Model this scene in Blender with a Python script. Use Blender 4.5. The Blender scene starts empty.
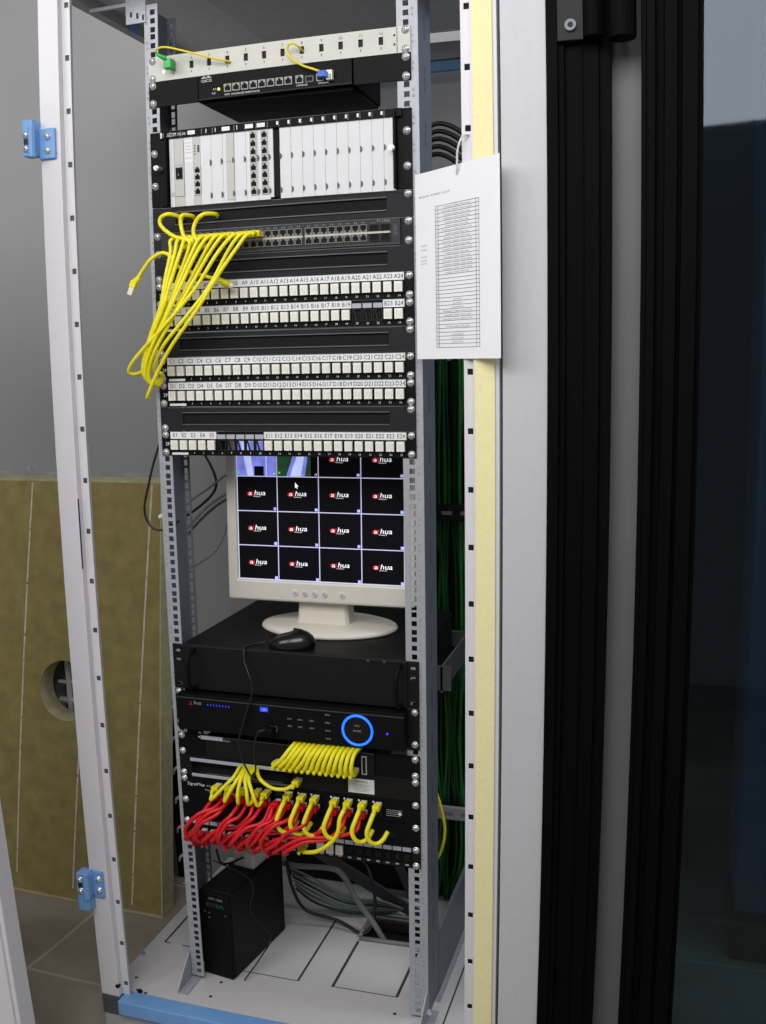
import bpy, math, random
from mathutils import Vector, Matrix
random.seed(7)
SC = bpy.context.scene
COL = SC.collection

# ---------------------------------------------------------------- frame of reference
# All sizes are millimetres: x to the right along the rack front, y into the cabinet, z up from the top of the
# first patch panel.  FLOOR is the room floor.  settle() is an added bend mimicking barrel lens distortion
# (a few mm, up to some cm at the far ends of the long members).
FLOOR = -1510.0
LENS_BEND_N = [(0,0,0),(0,0,1),(0,0,2),(0,0,3),(0,0,4),(0,0,5),(0,1,0),(0,1,1),(0,1,2),(0,1,3),(0,1,4),(0,2,0),(0,2,1),(0,2,2),(0,2,3),(1,0,0),(1,0,1),(1,0,2),(1,0,3),(1,0,4),(1,1,0),(1,1,1),(1,1,2),(1,1,3),(1,2,0),(1,2,1),(1,2,2),(2,0,0),(2,0,1),(2,0,2),(2,0,3),(2,1,0),(2,1,1),(2,1,2),(2,2,0),(2,2,1),(3,0,0),(3,0,1),(3,0,2),(3,1,0),(3,1,1),(3,2,0),(4,0,0),(4,0,1),(4,1,0),(5,0,0)]
LENS_BEND_C = [(-1.74,-0.2),(-0.05,19.55),(3.32,1.32),(0.16,-28.51),(0.0,-2.47),(0.03,-0.09),(2.44,1.42),(0.47,-1.76),(-3.87,-4.63),(-0.34,8.94),(-0.01,1.09),(-0.09,-0.04),(-0.48,-0.64),(1.09,1.1),(0.22,-1.79),(8.92,-0.23),(0.25,3.01),(-13.35,1.36),(-1.13,-2.01),(-0.04,-0.23),(-0.16,0.21),(-1.1,-3.25),(4.03,-0.85),(0.44,0.78),(-0.81,-0.28),(0.23,0.7),(-0.72,0.41),(2.13,0.1),(0.67,-5.98),(-0.9,-0.39),(-0.1,-0.12),(-2.47,-0.37),(-0.43,1.74),(0.33,0.12),(0.54,0.09),(0.2,-0.09),(-2.88,-0.05),(-0.18,-0.42),(-0.04,-0.03),(0.76,-0.02),(0.04,0.22),(0.15,0.1),(-0.23,-0.02),(-0.02,-0.0),(0.2,0.05),(0.01,0.0)]
def lens_bend(x, y, z):
    xc = min(max(x, -900), 790); yc = min(max(y, -135), 525); zc = min(max(z, -1520), 610)
    a, b, c = (xc - 250) / 450, (yc - 200) / 300, (zc + 450) / 950
    dx = dz = 0.0
    for (i, j, k), (u, w) in zip(LENS_BEND_N, LENS_BEND_C):
        t = a ** i * b ** j * c ** k
        dx += u * t; dz += w * t
    return Vector(((x + dx) / 1000, y / 1000, (z + dz - FLOOR) / 1000))

# ---------------------------------------------------------------- materials
def lin(c):
    c = c / 255
    return c / 12.92 if c <= .04045 else ((c + .055) / 1.055) ** 2.4
MATS = {}
def mat(name, rgb, rough=.5, metal=0.0, noise=.06, scale=40, emit=0.0, bump=0.0, spec=.5):
    if name in MATS: return MATS[name]
    m = bpy.data.materials.new(name); m.use_nodes = True
    nt = m.node_tree; b = nt.nodes['Principled BSDF']
    col = [lin(v) for v in rgb]
    tc = nt.nodes.new('ShaderNodeTexCoord'); nz = nt.nodes.new('ShaderNodeTexNoise')
    nz.inputs['Scale'].default_value = scale; nz.inputs['Detail'].default_value = 4
    nt.links.new(tc.outputs['Object'], nz.inputs['Vector'])
    rp = nt.nodes.new('ShaderNodeValToRGB')
    rp.color_ramp.elements[0].position = .3; rp.color_ramp.elements[1].position = .7
    rp.color_ramp.elements[0].color = [v * (1 - noise) for v in col] + [1]
    rp.color_ramp.elements[1].color = [min(1, v * (1 + noise)) for v in col] + [1]
    nt.links.new(nz.outputs['Fac'], rp.inputs['Fac'])
    nt.links.new(rp.outputs['Color'], b.inputs['Base Color'])
    b.inputs['Roughness'].default_value = rough; b.inputs['Metallic'].default_value = metal
    b.inputs['Specular IOR Level'].default_value = spec
    if emit:
        nt.links.new(rp.outputs['Color'], b.inputs['Emission Color']); b.inputs['Emission Strength'].default_value = emit
    if bump:
        bp = nt.nodes.new('ShaderNodeBump'); bp.inputs['Strength'].default_value = bump; bp.inputs['Distance'].default_value = .002
        nt.links.new(nz.outputs['Fac'], bp.inputs['Height']); nt.links.new(bp.outputs['Normal'], b.inputs['Normal'])
    MATS[name] = m
    return m

def perforated(name, rgb, hole, pitch=.0075):
    m = mat(name, rgb, .5, 0); nt = m.node_tree; b = nt.nodes['Principled BSDF']
    src = b.inputs['Base Color'].links[0].from_socket
    tc = nt.nodes.new('ShaderNodeTexCoord'); mp = nt.nodes.new('ShaderNodeMapping')
    mp.inputs['Scale'].default_value = (1 / pitch, 1 / pitch, 0); mp.inputs['Location'].default_value = (.37, .21, .5)
    nt.links.new(tc.outputs['Object'], mp.inputs['Vector'])
    vo = nt.nodes.new('ShaderNodeTexVoronoi'); vo.inputs['Scale'].default_value = 1; vo.inputs['Randomness'].default_value = 0
    nt.links.new(mp.outputs['Vector'], vo.inputs['Vector'])
    lt = nt.nodes.new('ShaderNodeMath'); lt.operation = 'LESS_THAN'; lt.inputs[1].default_value = .3
    nt.links.new(vo.outputs['Distance'], lt.inputs[0])
    mx = nt.nodes.new('ShaderNodeMixRGB'); mx.inputs['Color2'].default_value = [lin(v) for v in hole] + [1]
    nt.links.new(lt.outputs[0], mx.inputs['Fac']); nt.links.new(src, mx.inputs['Color1'])
    nt.links.new(mx.outputs[0], b.inputs['Base Color'])
    return m

def tiled_floor():
    m = mat('floor_tiles', (158, 149, 136), .6, 0, .25, 5); nt = m.node_tree; b = nt.nodes['Principled BSDF']
    src = b.inputs['Base Color'].links[0].from_socket
    tc = nt.nodes.new('ShaderNodeTexCoord'); mp = nt.nodes.new('ShaderNodeMapping')
    mp.inputs['Location'].default_value = (.455, -.06, 0)
    nt.links.new(tc.outputs['Object'], mp.inputs['Vector'])
    br = nt.nodes.new('ShaderNodeTexBrick'); br.offset = 0; br.inputs['Scale'].default_value = 1
    br.inputs['Brick Width'].default_value = .45; br.inputs['Row Height'].default_value = .45
    br.inputs['Mortar Size'].default_value = .004; br.inputs['Color1'].default_value = (1, 1, 1, 1)
    br.inputs['Color2'].default_value = (.85, .85, .85, 1); br.inputs['Mortar'].default_value = (1.5, 1.45, 1.38, 1)
    nt.links.new(mp.outputs['Vector'], br.inputs['Vector'])
    mx = nt.nodes.new('ShaderNodeMixRGB'); mx.blend_type = 'MULTIPLY'; mx.inputs['Fac'].default_value = 1
    nt.links.new(src, mx.inputs['Color1']); nt.links.new(br.outputs['Color'], mx.inputs['Color2'])
    nt.links.new(mx.outputs[0], b.inputs['Base Color'])
    return m

def tinted_glass():
    m = bpy.data.materials.new('dark_tinted_glass'); m.use_nodes = True
    nt = m.node_tree; nt.nodes.clear()
    o = nt.nodes.new('ShaderNodeOutputMaterial'); t = nt.nodes.new('ShaderNodeBsdfTransparent')
    t.inputs['Color'].default_value = (.25, .36, .42, 1)
    g = nt.nodes.new('ShaderNodeBsdfGlossy'); g.inputs['Roughness'].default_value = .03; g.inputs['Color'].default_value = (.8, .9, 1, 1)
    mx = nt.nodes.new('ShaderNodeMixShader'); mx.inputs[0].default_value = .035
    nt.links.new(t.outputs[0], mx.inputs[1]); nt.links.new(g.outputs[0], mx.inputs[2]); nt.links.new(mx.outputs[0], o.inputs[0])
    return m

WHITE = mat('white_powder_coat', (214, 212, 217), .45, 0, .015)
TRAYW = mat('light_grey_tray', (200, 198, 199), .5, 0, .02)
GREYP = mat('grey_powder_coat', (168, 168, 172), .5, 0, .03)
DGREY = mat('dark_grey_steel', (82, 84, 88), .5, .2, .05)
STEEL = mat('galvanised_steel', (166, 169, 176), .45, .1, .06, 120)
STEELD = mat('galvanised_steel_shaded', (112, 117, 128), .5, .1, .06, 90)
SCREW = mat('bright_screw_zinc', (226, 226, 228), .25, .6, .05)
BLACK = mat('black_panel_paint', (14, 14, 16), .55, 0, .08, spec=.12)
BLACKM = mat('matt_black_steel', (11, 11, 12), .55, 0, .1, spec=.3)
BRUSHP = mat('charcoal_panel_paint', (37, 37, 40), .55, 0, .06, spec=.15)
BRISTLE = mat('black_bristles', (12, 12, 14), .9, 0, .4, 300)
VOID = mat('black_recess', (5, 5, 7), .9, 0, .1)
SWGREY = mat('dark_grey_switch_face', (52, 53, 55), .5, 0, .05, spec=.2)
BEIGE = mat('beige_contact_strip', (196, 190, 172), .5, 0, .05)
PORTRIM = mat('port_shield_metal', (150, 148, 140), .4, .1, .06)
PORTDIM = mat('port_shield_dim', (128, 126, 120), .45, .1, .06)
JACK = mat('ivory_jack_plastic', (232, 230, 220), .4, 0, .03)
JACKD = mat('jack_shutter_grey', (220, 218, 208), .5, 0, .04)
LABEL = mat('white_label_card', (226, 226, 229), .6, 0, .02)
LABELG = mat('grey_label_card', (168, 172, 184), .6, 0, .04)
INK = mat('dark_printed_ink', (60, 60, 66), .7)
INKG = mat('pale_printed_ink', (150, 150, 152), .7)
INKW = mat('white_printed_ink', (225, 225, 228), .6)
FIBREW = mat('off_white_panel_paint', (196, 197, 189), .5, 0, .03)
CARD = mat('white_card_faceplate', (210, 210, 213), .45, 0, .02)
CARDG = mat('pale_grey_faceplate', (186, 185, 180), .5, 0, .03)
SEAM = mat('grey_seam', (150, 150, 152), .6)
YEL = mat('yellow_cable_sheath', (236, 226, 30), .4, 0, .08, 60)
YELD = mat('yellow_fibre_sheath', (230, 212, 40), .4, 0, .06)
RED = mat('red_cable_sheath', (214, 20, 32), .4, 0, .08, 60)
CLEAR = mat('clear_plug_plastic', (226, 226, 205), .2, 0, .05)
GREENP = mat('green_connector_plastic', (38, 172, 78), .4)
BLUEP = mat('blue_connector_plastic', (28, 92, 190), .4)
BLUE = mat('light_blue_paint', (112, 160, 214), .4, 0, .04)
FOAM = mat('cream_foam_gasket', (238, 230, 176), .85, 0, .03, 150)
GREENC = mat('green_cable_sheath', (16, 112, 36), .5, 0, .25, 30)
GREENC2 = mat('dark_green_cable_sheath', (8, 74, 24), .5, 0, .25, 30)
BLKCAB = mat('black_cable_sheath', (24, 24, 26), .4)
GREYCAB = mat('grey_cable_sheath', (128, 128, 124), .5)
CREAM = mat('aged_cream_plastic', (214, 209, 196), .45, 0, .02)
SCRBLK = mat('monitor_black_image', (10, 10, 15), .5, 0, .02, emit=.3, spec=.1)
SCRLINE = mat('monitor_grid_line', (176, 176, 205), .5, 0, .02, emit=.9)
SCRWHITE = mat('monitor_white_image', (236, 236, 242), .5, 0, .02, emit=.9)
SCRRED = mat('monitor_red_image', (158, 16, 28), .5, 0, .05, emit=.8)
SCRLAV = mat('monitor_lavender_image', (118, 126, 214), .5, 0, .25, 60, emit=.9)
SCRPALE = mat('monitor_pale_blue_image', (188, 196, 240), .5, 0, .1, 60, emit=.9)
SCRGREEN = mat('monitor_green_image', (26, 62, 34), .5, 0, .3, 60, emit=.9)
SCRLED = mat('monitor_green_mark', (40, 200, 90), .5, 0, .02, emit=.9)
RING = mat('glowing_blue_ring', (22, 92, 246), .4, 0, .05, emit=2.2)
LEDB = mat('glowing_blue_led', (40, 60, 225), .4, 0, .05, emit=1.0)
LEDY = mat('glowing_yellow_led', (225, 225, 60), .4, 0, .05, emit=1.2)
GREENTXT = mat('green_printed_ink', (20, 96, 56), .6)
REDTXT = mat('red_printed_ink', (200, 40, 40), .6)
PAPER = mat('white_paper', (238, 238, 243), .8, 0, .01)
WALL = mat('grey_wall_paint', (157, 157, 159), .8, 0, .04, 2.5)
WALLW = mat('white_plaster_streak', (166, 166, 166), .8, 0, .15, 30)
BOARD = mat('ochre_fibre_board', (153, 139, 86), .85, 0, .16, 26, bump=.25)
BOARDE = mat('pale_board_edge', (186, 176, 140), .8, 0, .15, 40)
CHALK = mat('white_chalk', (214, 208, 186), .9, 0, .2, 60)
NAVY = mat('navy_partition', (19, 34, 44), .6, 0, .1, 3)
CABBLUE = mat('blue_cabinet_paint', (92, 134, 160), .5, 0, .12, 2)
ALUB = mat('black_anodised_profile', (9, 9, 11), .6, 0, .08, spec=.04)
GAPGREY = mat('grey_door_jamb', (106, 105, 106), .6, 0, .05, 8)
POSTGREY = mat('pale_grey_steel', (192, 192, 196), .5, 0, .025, 90)
ROOFP = perforated('perforated_roof_steel', (214, 214, 216), (60, 60, 62))  # paint brightened in place of light bounced up to the underside
ROOFG = mat('plain_roof_steel', (226, 227, 230), .5, 0, .05)  # bounced room light put into this colour too
RAILPERF = perforated('perforated_side_rail', (160, 162, 166), (40, 40, 42), .012)
FLOORM = tiled_floor()
GLASS = tinted_glass()

# ---------------------------------------------------------------- mesh builder
_txt = {}
def text_shape(body):
    if body not in _txt:
        cu = bpy.data.curves.new('lettering', 'FONT'); cu.body = body; cu.resolution_u = 2
        ob = bpy.data.objects.new('lettering', cu); COL.objects.link(ob)
        me = bpy.data.meshes.new_from_object(ob)
        vs = [(v.co.x, v.co.y) for v in me.vertices]; fs = [tuple(p.vertices) for p in me.polygons]
        bpy.data.objects.remove(ob); bpy.data.curves.remove(cu); bpy.data.meshes.remove(me)
        _txt[body] = (vs, fs, max([v[0] for v in vs] or [0]))
    return _txt[body]

class MB:
    def __init__(s): s.v, s.f, s.m = [], [], []
    def add(s, vs, fs, mi=0):
        o = len(s.v); s.v += [tuple(v) for v in vs]; s.f += [tuple(i + o for i in f) for f in fs]; s.m += [mi] * len(fs); return s
    def box(s, x0, x1, y0, y1, z0, z1, mi=0, seg=130.0):
        cuts = [[a + (b - a) * i / n for i in range(n + 1)] for a, b in ((x0, x1), (y0, y1), (z0, z1)) for n in [max(1, int(math.ceil(abs(b - a) / seg)))]]
        X, Y, Z = cuts; ids = {}; vs = []; fs = []
        def vid(i, j, k):
            if (i, j, k) not in ids: ids[(i, j, k)] = len(vs); vs.append((X[i], Y[j], Z[k]))
            return ids[(i, j, k)]
        nx, ny, nz = len(X) - 1, len(Y) - 1, len(Z) - 1
        for i in range(nx):
            for k in range(nz):
                fs.append((vid(i, 0, k), vid(i + 1, 0, k), vid(i + 1, 0, k + 1), vid(i, 0, k + 1)))
                fs.append((vid(i, ny, k), vid(i, ny, k + 1), vid(i + 1, ny, k + 1), vid(i + 1, ny, k)))
        for j in range(ny):
            for k in range(nz):
                fs.append((vid(0, j, k), vid(0, j, k + 1), vid(0, j + 1, k + 1), vid(0, j + 1, k)))
                fs.append((vid(nx, j, k), vid(nx, j + 1, k), vid(nx, j + 1, k + 1), vid(nx, j, k + 1)))
        for i in range(nx):
            for j in range(ny):
                fs.append((vid(i, j, 0), vid(i, j + 1, 0), vid(i + 1, j + 1, 0), vid(i + 1, j, 0)))
                fs.append((vid(i, j, nz), vid(i + 1, j, nz), vid(i + 1, j + 1, nz), vid(i, j + 1, nz)))
        return s.add(vs, fs, mi)
    def plate(s, x0, x1, z0, z1, y0, y1, holes=(), mi=0, seg=130.0):
        """upright plate facing -y with rectangular through holes (hx0,hx1,hz0,hz1)"""
        xs = sorted({x0, x1} | {h[i] for h in holes for i in (0, 1)}); zs = sorted({z0, z1} | {h[i] for h in holes for i in (2, 3)})
        def dens(a):
            out = [a[0]]
            for p, q in zip(a, a[1:]):
                n = max(1, int(math.ceil((q - p) / seg))); out += [p + (q - p) * t / n for t in range(1, n + 1)]
            return out
        xs, zs = dens(xs), dens(zs)
        nx, nz = len(xs) - 1, len(zs) - 1
        def solid(i, k):
            if i < 0 or k < 0 or i >= nx or k >= nz: return False
            cx, cz = (xs[i] + xs[i + 1]) / 2, (zs[k] + zs[k + 1]) / 2
            return not any(h[0] < cx < h[1] and h[2] < cz < h[3] for h in holes)
        ids = {}; vs = []; fs = []
        def vid(i, k, b):
            if (i, k, b) not in ids: ids[(i, k, b)] = len(vs); vs.append((xs[i], y1 if b else y0, zs[k]))
            return ids[(i, k, b)]
        for i in range(nx):
            for k in range(nz):
                if not solid(i, k): continue
                fs.append((vid(i, k, 0), vid(i + 1, k, 0), vid(i + 1, k + 1, 0), vid(i, k + 1, 0)))
                fs.append((vid(i, k, 1), vid(i, k + 1, 1), vid(i + 1, k + 1, 1), vid(i + 1, k, 1)))
                if not solid(i - 1, k): fs.append((vid(i, k, 0), vid(i, k + 1, 0), vid(i, k + 1, 1), vid(i, k, 1)))
                if not solid(i + 1, k): fs.append((vid(i + 1, k, 0), vid(i + 1, k, 1), vid(i + 1, k + 1, 1), vid(i + 1, k + 1, 0)))
                if not solid(i, k - 1): fs.append((vid(i, k, 0), vid(i, k, 1), vid(i + 1, k, 1), vid(i + 1, k, 0)))
                if not solid(i, k + 1): fs.append((vid(i, k + 1, 0), vid(i + 1, k + 1, 0), vid(i + 1, k + 1, 1), vid(i, k + 1, 1)))
        return s.add(vs, fs, mi)
    def ring_sweep(s, rings, mi=0, cap=True):
        n = len(rings[0]); vs = [p for r in rings for p in r]; fs = []
        for a in range(len(rings) - 1):
            for b in range(n):
                c = (b + 1) % n
                fs.append((a * n + b, a * n + c, (a + 1) * n + c, (a + 1) * n + b))
        if cap: fs.append(tuple(range(n))[::-1]); fs.append(tuple((len(rings) - 1) * n + i for i in range(n)))
        return s.add(vs, fs, mi)
    def tube(s, pts, r, mi=0, sub=5, n=8, smooth=True):
        P = [Vector(p) for p in pts]
        if smooth and len(P) > 2:
            Q = []; E = [P[0] * 2 - P[1]] + P + [P[-1] * 2 - P[-2]]
            for i in range(1, len(E) - 2):
                a, b, c, d = E[i - 1:i + 3]
                for t in range(sub):
                    u = t / sub
                    Q.append(.5 * ((2 * b) + (c - a) * u + (2 * a - 5 * b + 4 * c - d) * u * u + (3 * b - a - 3 * c + d) * u ** 3))
            Q.append(P[-1]); P = Q
        rings = []; up = Vector((.3, .2, 1)).normalized()
        R = r if isinstance(r, (list, tuple)) else None
        for i, p in enumerate(P):
            t = (P[min(i + 1, len(P) - 1)] - P[max(i - 1, 0)]).normalized()
            a = up - t * up.dot(t)
            if a.length < 1e-4: a = Vector((1, 0, 0)) - t * t.x
            a.normalize(); up = a; b = t.cross(a)
            rr = R[0] + (R[1] - R[0]) * i / (len(P) - 1) if R else r
            rings.append([p + (a * math.cos(q) + b * math.sin(q)) * rr for q in [2 * math.pi * k / n for k in range(n)]])
        return s.ring_sweep(rings, mi)
    def disc(s, x, y0, y1, z, r, mi=0, n=16, r1=None):
        r1 = r if r1 is None else r1
        return s.ring_sweep([[(x + rr * math.cos(2 * math.pi * k / n), y, z + rr * math.sin(2 * math.pi * k / n)) for k in range(n)] for y, rr in ((y0, r), (y1, r1))], mi)
    def torus(s, x, y, z, R, r, mi=0, n=40, m=8, kz=1.0):
        vs = []; fs = []
        for i in range(n):
            a = 2 * math.pi * i / n
            for j in range(m):
                b = 2 * math.pi * j / m
                vs.append((x + (R + r * math.cos(b)) * math.cos(a), y + r * math.sin(b), z + (R + r * math.cos(b)) * math.sin(a) * kz))
        for i in range(n):
            for j in range(m):
                fs.append((i * m + j, ((i + 1) % n) * m + j, ((i + 1) % n) * m + (j + 1) % m, i * m + (j + 1) % m))
        return s.add(vs, fs, mi)
    def lathe(s, x, y, prof, mi=0, n=28, kx=1.0, ky=1.0):
        """profile [(r, z)] spun about an upright axis, stretched by kx, ky"""
        return s.ring_sweep([[(x + r * kx * math.cos(2 * math.pi * k / n), y + r * ky * math.sin(2 * math.pi * k / n), z) for k in range(n)] for r, z in prof], mi)
    def quad(s, x0, x1, z0, z1, y, mi=0):
        return s.add([(x0, y, z0), (x1, y, z0), (x1, y, z1), (x0, y, z1)], [(0, 1, 2, 3)], mi)
    def text(s, body, x, z, y, h, mi=0, align='l', kx=1.0, slant=0.0, width=None):
        vs, fs, w = text_shape(body)
        k = h / .70
        if width and w: kx = width / (w * k)
        ox = x - (w * k * kx / 2 if align == 'c' else w * k * kx if align == 'r' else 0)
        return s.add([(ox + vx * k * kx + vy * k * slant, y, z + vy * k) for vx, vy in vs], fs, mi)
    def mapped(s, fn): s.v = [tuple(fn(*v)) for v in s.v]; return s

WHERE = {}
def finish(o, label=None, cat=None, group=None, kind=None):
    if label: o['label'] = label
    if cat: o['category'] = cat
    if group: o['group'] = group
    if kind: o['kind'] = kind
    return o
def thing(name, label, cat, at, group=None, kind=None):
    o = bpy.data.objects.new(name, None); COL.objects.link(o); o.empty_display_size = .02
    o.location = lens_bend(*at); WHERE[o.name] = Vector(o.location)
    return finish(o, label, cat, group, kind)
def build(mb, name, mats, parent=None, bevel=0.0, smooth=False, at=None, label=None, cat=None, group=None, kind=None):
    """one mesh object; with a parent it is a part, without one it is a thing with its origin at `at`"""
    base = WHERE[parent.name] if parent else lens_bend(*(at or mb.v[0]))
    me = bpy.data.meshes.new(name)
    me.from_pydata([lens_bend(*v) - base for v in mb.v], [], mb.f)
    mats = mats if isinstance(mats, (list, tuple)) else [mats]
    for m in mats: me.materials.append(m)
    me.polygons.foreach_set('material_index', mb.m)
    if smooth: me.polygons.foreach_set('use_smooth', [True] * len(me.polygons))
    me.update()
    o = bpy.data.objects.new(name, me); COL.objects.link(o)
    if parent: o.parent = parent
    else: o.location = base
    WHERE[o.name] = base
    if bevel:
        b = o.modifiers.new('edge', 'BEVEL'); b.width = bevel / 1000; b.segments = 2; b.limit_method = 'ANGLE'; b.angle_limit = math.radians(50)
    return finish(o, label, cat, group, kind)
def shape(mb, name, mats, smooth=False):
    """a mesh shared by many small parts, in millimetres about its own origin"""
    me = bpy.data.meshes.new(name)
    me.from_pydata([Vector(v) / 1000 for v in mb.v], [], mb.f)
    for m in (mats if isinstance(mats, (list, tuple)) else [mats]): me.materials.append(m)
    me.polygons.foreach_set('material_index', mb.m)
    if smooth: me.polygons.foreach_set('use_smooth', [True] * len(me.polygons))
    me.update(); return me
def place(me, name, parent, x, y, z):
    o = bpy.data.objects.new(name, me); COL.objects.link(o); o.parent = parent
    o.location = lens_bend(x, y, z) - WHERE[parent.name]; WHERE[o.name] = lens_bend(x, y, z)
    return o
ORD = ['first', 'second', 'third', 'fourth', 'fifth', 'sixth', 'seventh', 'eighth', 'ninth', 'tenth', 'eleventh', 'twelfth', 'thirteenth', 'fourteenth', 'fifteenth']

# shared small shapes
mb = MB().disc(0, -1, 0, 0, 6.6, 0, 16)
mb.ring_sweep([[(r * math.cos(2 * math.pi * k / 16), y, r * math.sin(2 * math.pi * k / 16)) for k in range(16)] for r, y in ((5.2, -1), (4.9, -2.6), (3.6, -4.2), (1.6, -4.8))], 0)
mb.box(-2.6, 2.6, -5.0, -4.2, -.5, .5, 1); mb.box(-.5, .5, -5.0, -4.2, -2.6, 2.6, 1)
SCREW_ME = shape(mb, 'screw', [SCREW, DGREY], True)
mb = MB().box(-7.0, 7.0, -7, 0, -8.6, 8.6, 0); mb.box(-4.6, 4.6, -7.6, -7, -4.5, 5.0, 1); mb.box(-3, 3, -8.4, -7, -8.6, -6.2, 1)
mb.box(-7.9, 7.9, -2, 0, -10.6, 10.6, 2)
JACK_ME = shape(mb, 'keystone_jack', [JACK, JACKD, BLACKM])
def port_mesh(w, h, trim, lip=1.3, flip=False):
    mb = MB().plate(-w / 2, w / 2, -h / 2, h / 2, -2, 0, [(-w / 2 + lip, w / 2 - lip, -h / 2 + lip, h / 2 - lip)], 0)
    mb.quad(-w / 2 + lip, w / 2 - lip, -h / 2 + lip, h / 2 - lip, -.3, 1)
    s = 1 if not flip else -1
    top = s * (h / 2 - lip)
    for a in (-1, 1):   # shoulders of the modular socket
        x0, x1 = sorted((a * (w / 2 - lip), a * (w / 2 - lip) * .45))
        z0, z1 = sorted((top, top * .45)); mb.box(x0, x1, -1.6, -.3, z0, z1, 0)
    return shape(mb, 'port', [trim, VOID])
PORT_ME = port_mesh(13.4, 12.5, PORTRIM)
PORTS_ME = port_mesh(12.8, 12.4, PORTDIM, 1.0)
PORTF_ME = port_mesh(12.8, 12.4, PORTDIM, 1.0, True)
PORTB_ME = port_mesh(14, 13, BLACKM)
CARDPORT_ME = port_mesh(12.4, 12.4, CARDG)

U = 44.45
def zt(n): return -U * n          # top edge of rack unit n
def zh(n, k): return -(U * n + 6.35 + 15.875 * k)
def screws(p, spots, y=-2):
    for side, n, k in spots: place(SCREW_ME, 'screw', p, 8.75 if side == 'l' else 473.85, y, zh(n, k))
def four(n): return [('l', n, 0), ('l', n, 2), ('r', n, 0), ('r', n, 2)]
# ---------------------------------------------------------------- the setting
def structure(mb, name, mats, label=None, cat=None, **k):
    return build(mb, name, mats, kind='structure', label=label, cat=cat, **k)
mb = MB().box(-2600, 2400, -2600, 1400, FLOOR - 40, FLOOR, 0, 250)
structure(mb, 'floor', FLOORM, 'grey brown tiled floor of the equipment room', 'floor', at=(0, 0, FLOOR))
mb = MB().box(-2600, 760, 560, 600, FLOOR, 1290, 0, 250)
structure(mb, 'wall_back', WALL, 'plain grey painted wall behind the open rack', 'wall', at=(0, 560, FLOOR))
mb = MB()
random.seed(3)
x = -1100
while x < -300:      # ragged plaster patches just above the boards
    w = random.uniform(10, 60); h = random.uniform(4, 26); v = [(x, 557, -424), (x + w, 557, -424), (x + w * random.uniform(.6, .95), 557, -424 + h), (x + w * random.uniform(.1, .5), 557, -424 + h * random.uniform(.5, 1.1))]; mb.ring_sweep([v, [(a, 560, c) for a, b, c in v]]); x += w * random.uniform(.6, 1.6)
mb.box(-1100, -262, 556, 560, -432, -415, 0)
structure(mb, 'trim_1', WALLW, 'ragged white plaster streaks along the top of the ochre board', 'trim', at=(-700, 557, -430))
mb = MB().box(760, 2400, 930, 960, FLOOR, 2200, 0, 300)
structure(mb, 'wall_right', NAVY, 'dark wall behind the tinted glass door', 'wall', at=(900, 930, FLOOR))

# leaning boards
def lean(y0, y1, z0, z1):
    return lambda x, y, z: (x, y0 + (y1 - y0) * (z - z0) / (z1 - z0) + y, z)
zb, ztop = FLOOR + 2, -424
HX, HZ, HR = -554, -955, 77
bfn = lean(352, 484, zb, ztop)
def board_with_hole(x0, x1):
    mb = MB(); n = 40; ring = []; th = 58
    for k in range(n):
        a = 2 * math.pi * k / n; ring.append((HX + HR * math.cos(a), HZ + HR * math.sin(a)))
    sq = []
    S = 130
    for k in range(n):
        a = 2 * math.pi * k / n; c, s_ = math.cos(a), math.sin(a); q = S / max(abs(c), abs(s_)); sq.append((HX + q * c, HZ + q * s_))
    vs = [(x, 0, z) for x, z in ring] + [(x, 0, z) for x, z in sq] + [(x, th, z) for x, z in ring]
    fs = [(k, (k + 1) % n, n + (k + 1) % n, n + k) for k in range(n)]
    mb.add(vs, fs, 0)
    mb.add(vs, [(k, 2 * n + k, 2 * n + (k + 1) % n, (k + 1) % n) for k in range(n)], 1)
    mb.plate(x0, x1, zb, ztop, 0, th, [(HX - S, HX + S, HZ - S, HZ + S)], 0)
    mb.box(x1 - 3, x1 + .6, -.6, th + .6, zb, ztop, 1); mb.box(x0, x1, -.6, th, zb, zb + 7, 1); mb.box(x0, x1, -.6, th + .5, ztop - 6, ztop + .5, 1)
    return mb
t = thing('fibre_board', 'wide ochre fibre board with round cut-out leaning on the grey wall', 'board', (-600, 352, zb))
build(board_with_hole(-1150, -279).mapped(bfn), 'board', [BOARD, BOARDE], t)
mb = MB(); random.seed(5)
for nth, (xa, za, xb, z2) in enumerate(((-650, -434, -716, -1457), (-305, -434, -366, -1487), (-510, -1045, -541, -1471))):
    mb = MB()
    z = za
    while z > z2:
        q = random.uniform(60, 150); f = (z - za) / (z2 - za); x = xa + (xb - xa) * f
        z9 = max(z - q, z2); x9 = xa + (xb - xa) * (z9 - za) / (z2 - za); mb.ring_sweep([[(w - 2.2, -1.2, h), (w + 2.2, -1.2, h), (w + 2.2, 0, h), (w - 2.2, 0, h)] for w, h in ((x9, z9), (x, z))]); z -= q + random.uniform(0, 6)
    build(mb.mapped(bfn), 'chalk_line', CHALK, t)
b2 = lean(352, 484, zb, ztop)
mb = MB().box(-420, -289, 62, 74, zb, ztop - 4, 0); mb.box(-292, -288.5, 61.4, 75, zb, ztop - 4, 1)
build(mb.mapped(b2), 'fibre_board', [BOARD, BOARDE], label='narrow edge of a second ochre board behind the first', cat='board', at=(-289, 420, zb))
# pipe fitting seen through the cut-out
mb = MB()
mb.box(-640, -470, 540, 546, -1070, -870, 1)
mb.tube([(-598, 500, -1080), (-598, 500, -860)], 8, 0)
for z in (-962, -1012): mb.tube([(-628, 500, z), (-540, 500, z)], 8 if z < -1000 else 5, 0)
build(mb, 'wall_fitting', [WHITE, DGREY], label='white pipe fitting seen through the round hole in the board', cat='fitting', at=(-570, 540, -960))

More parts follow.
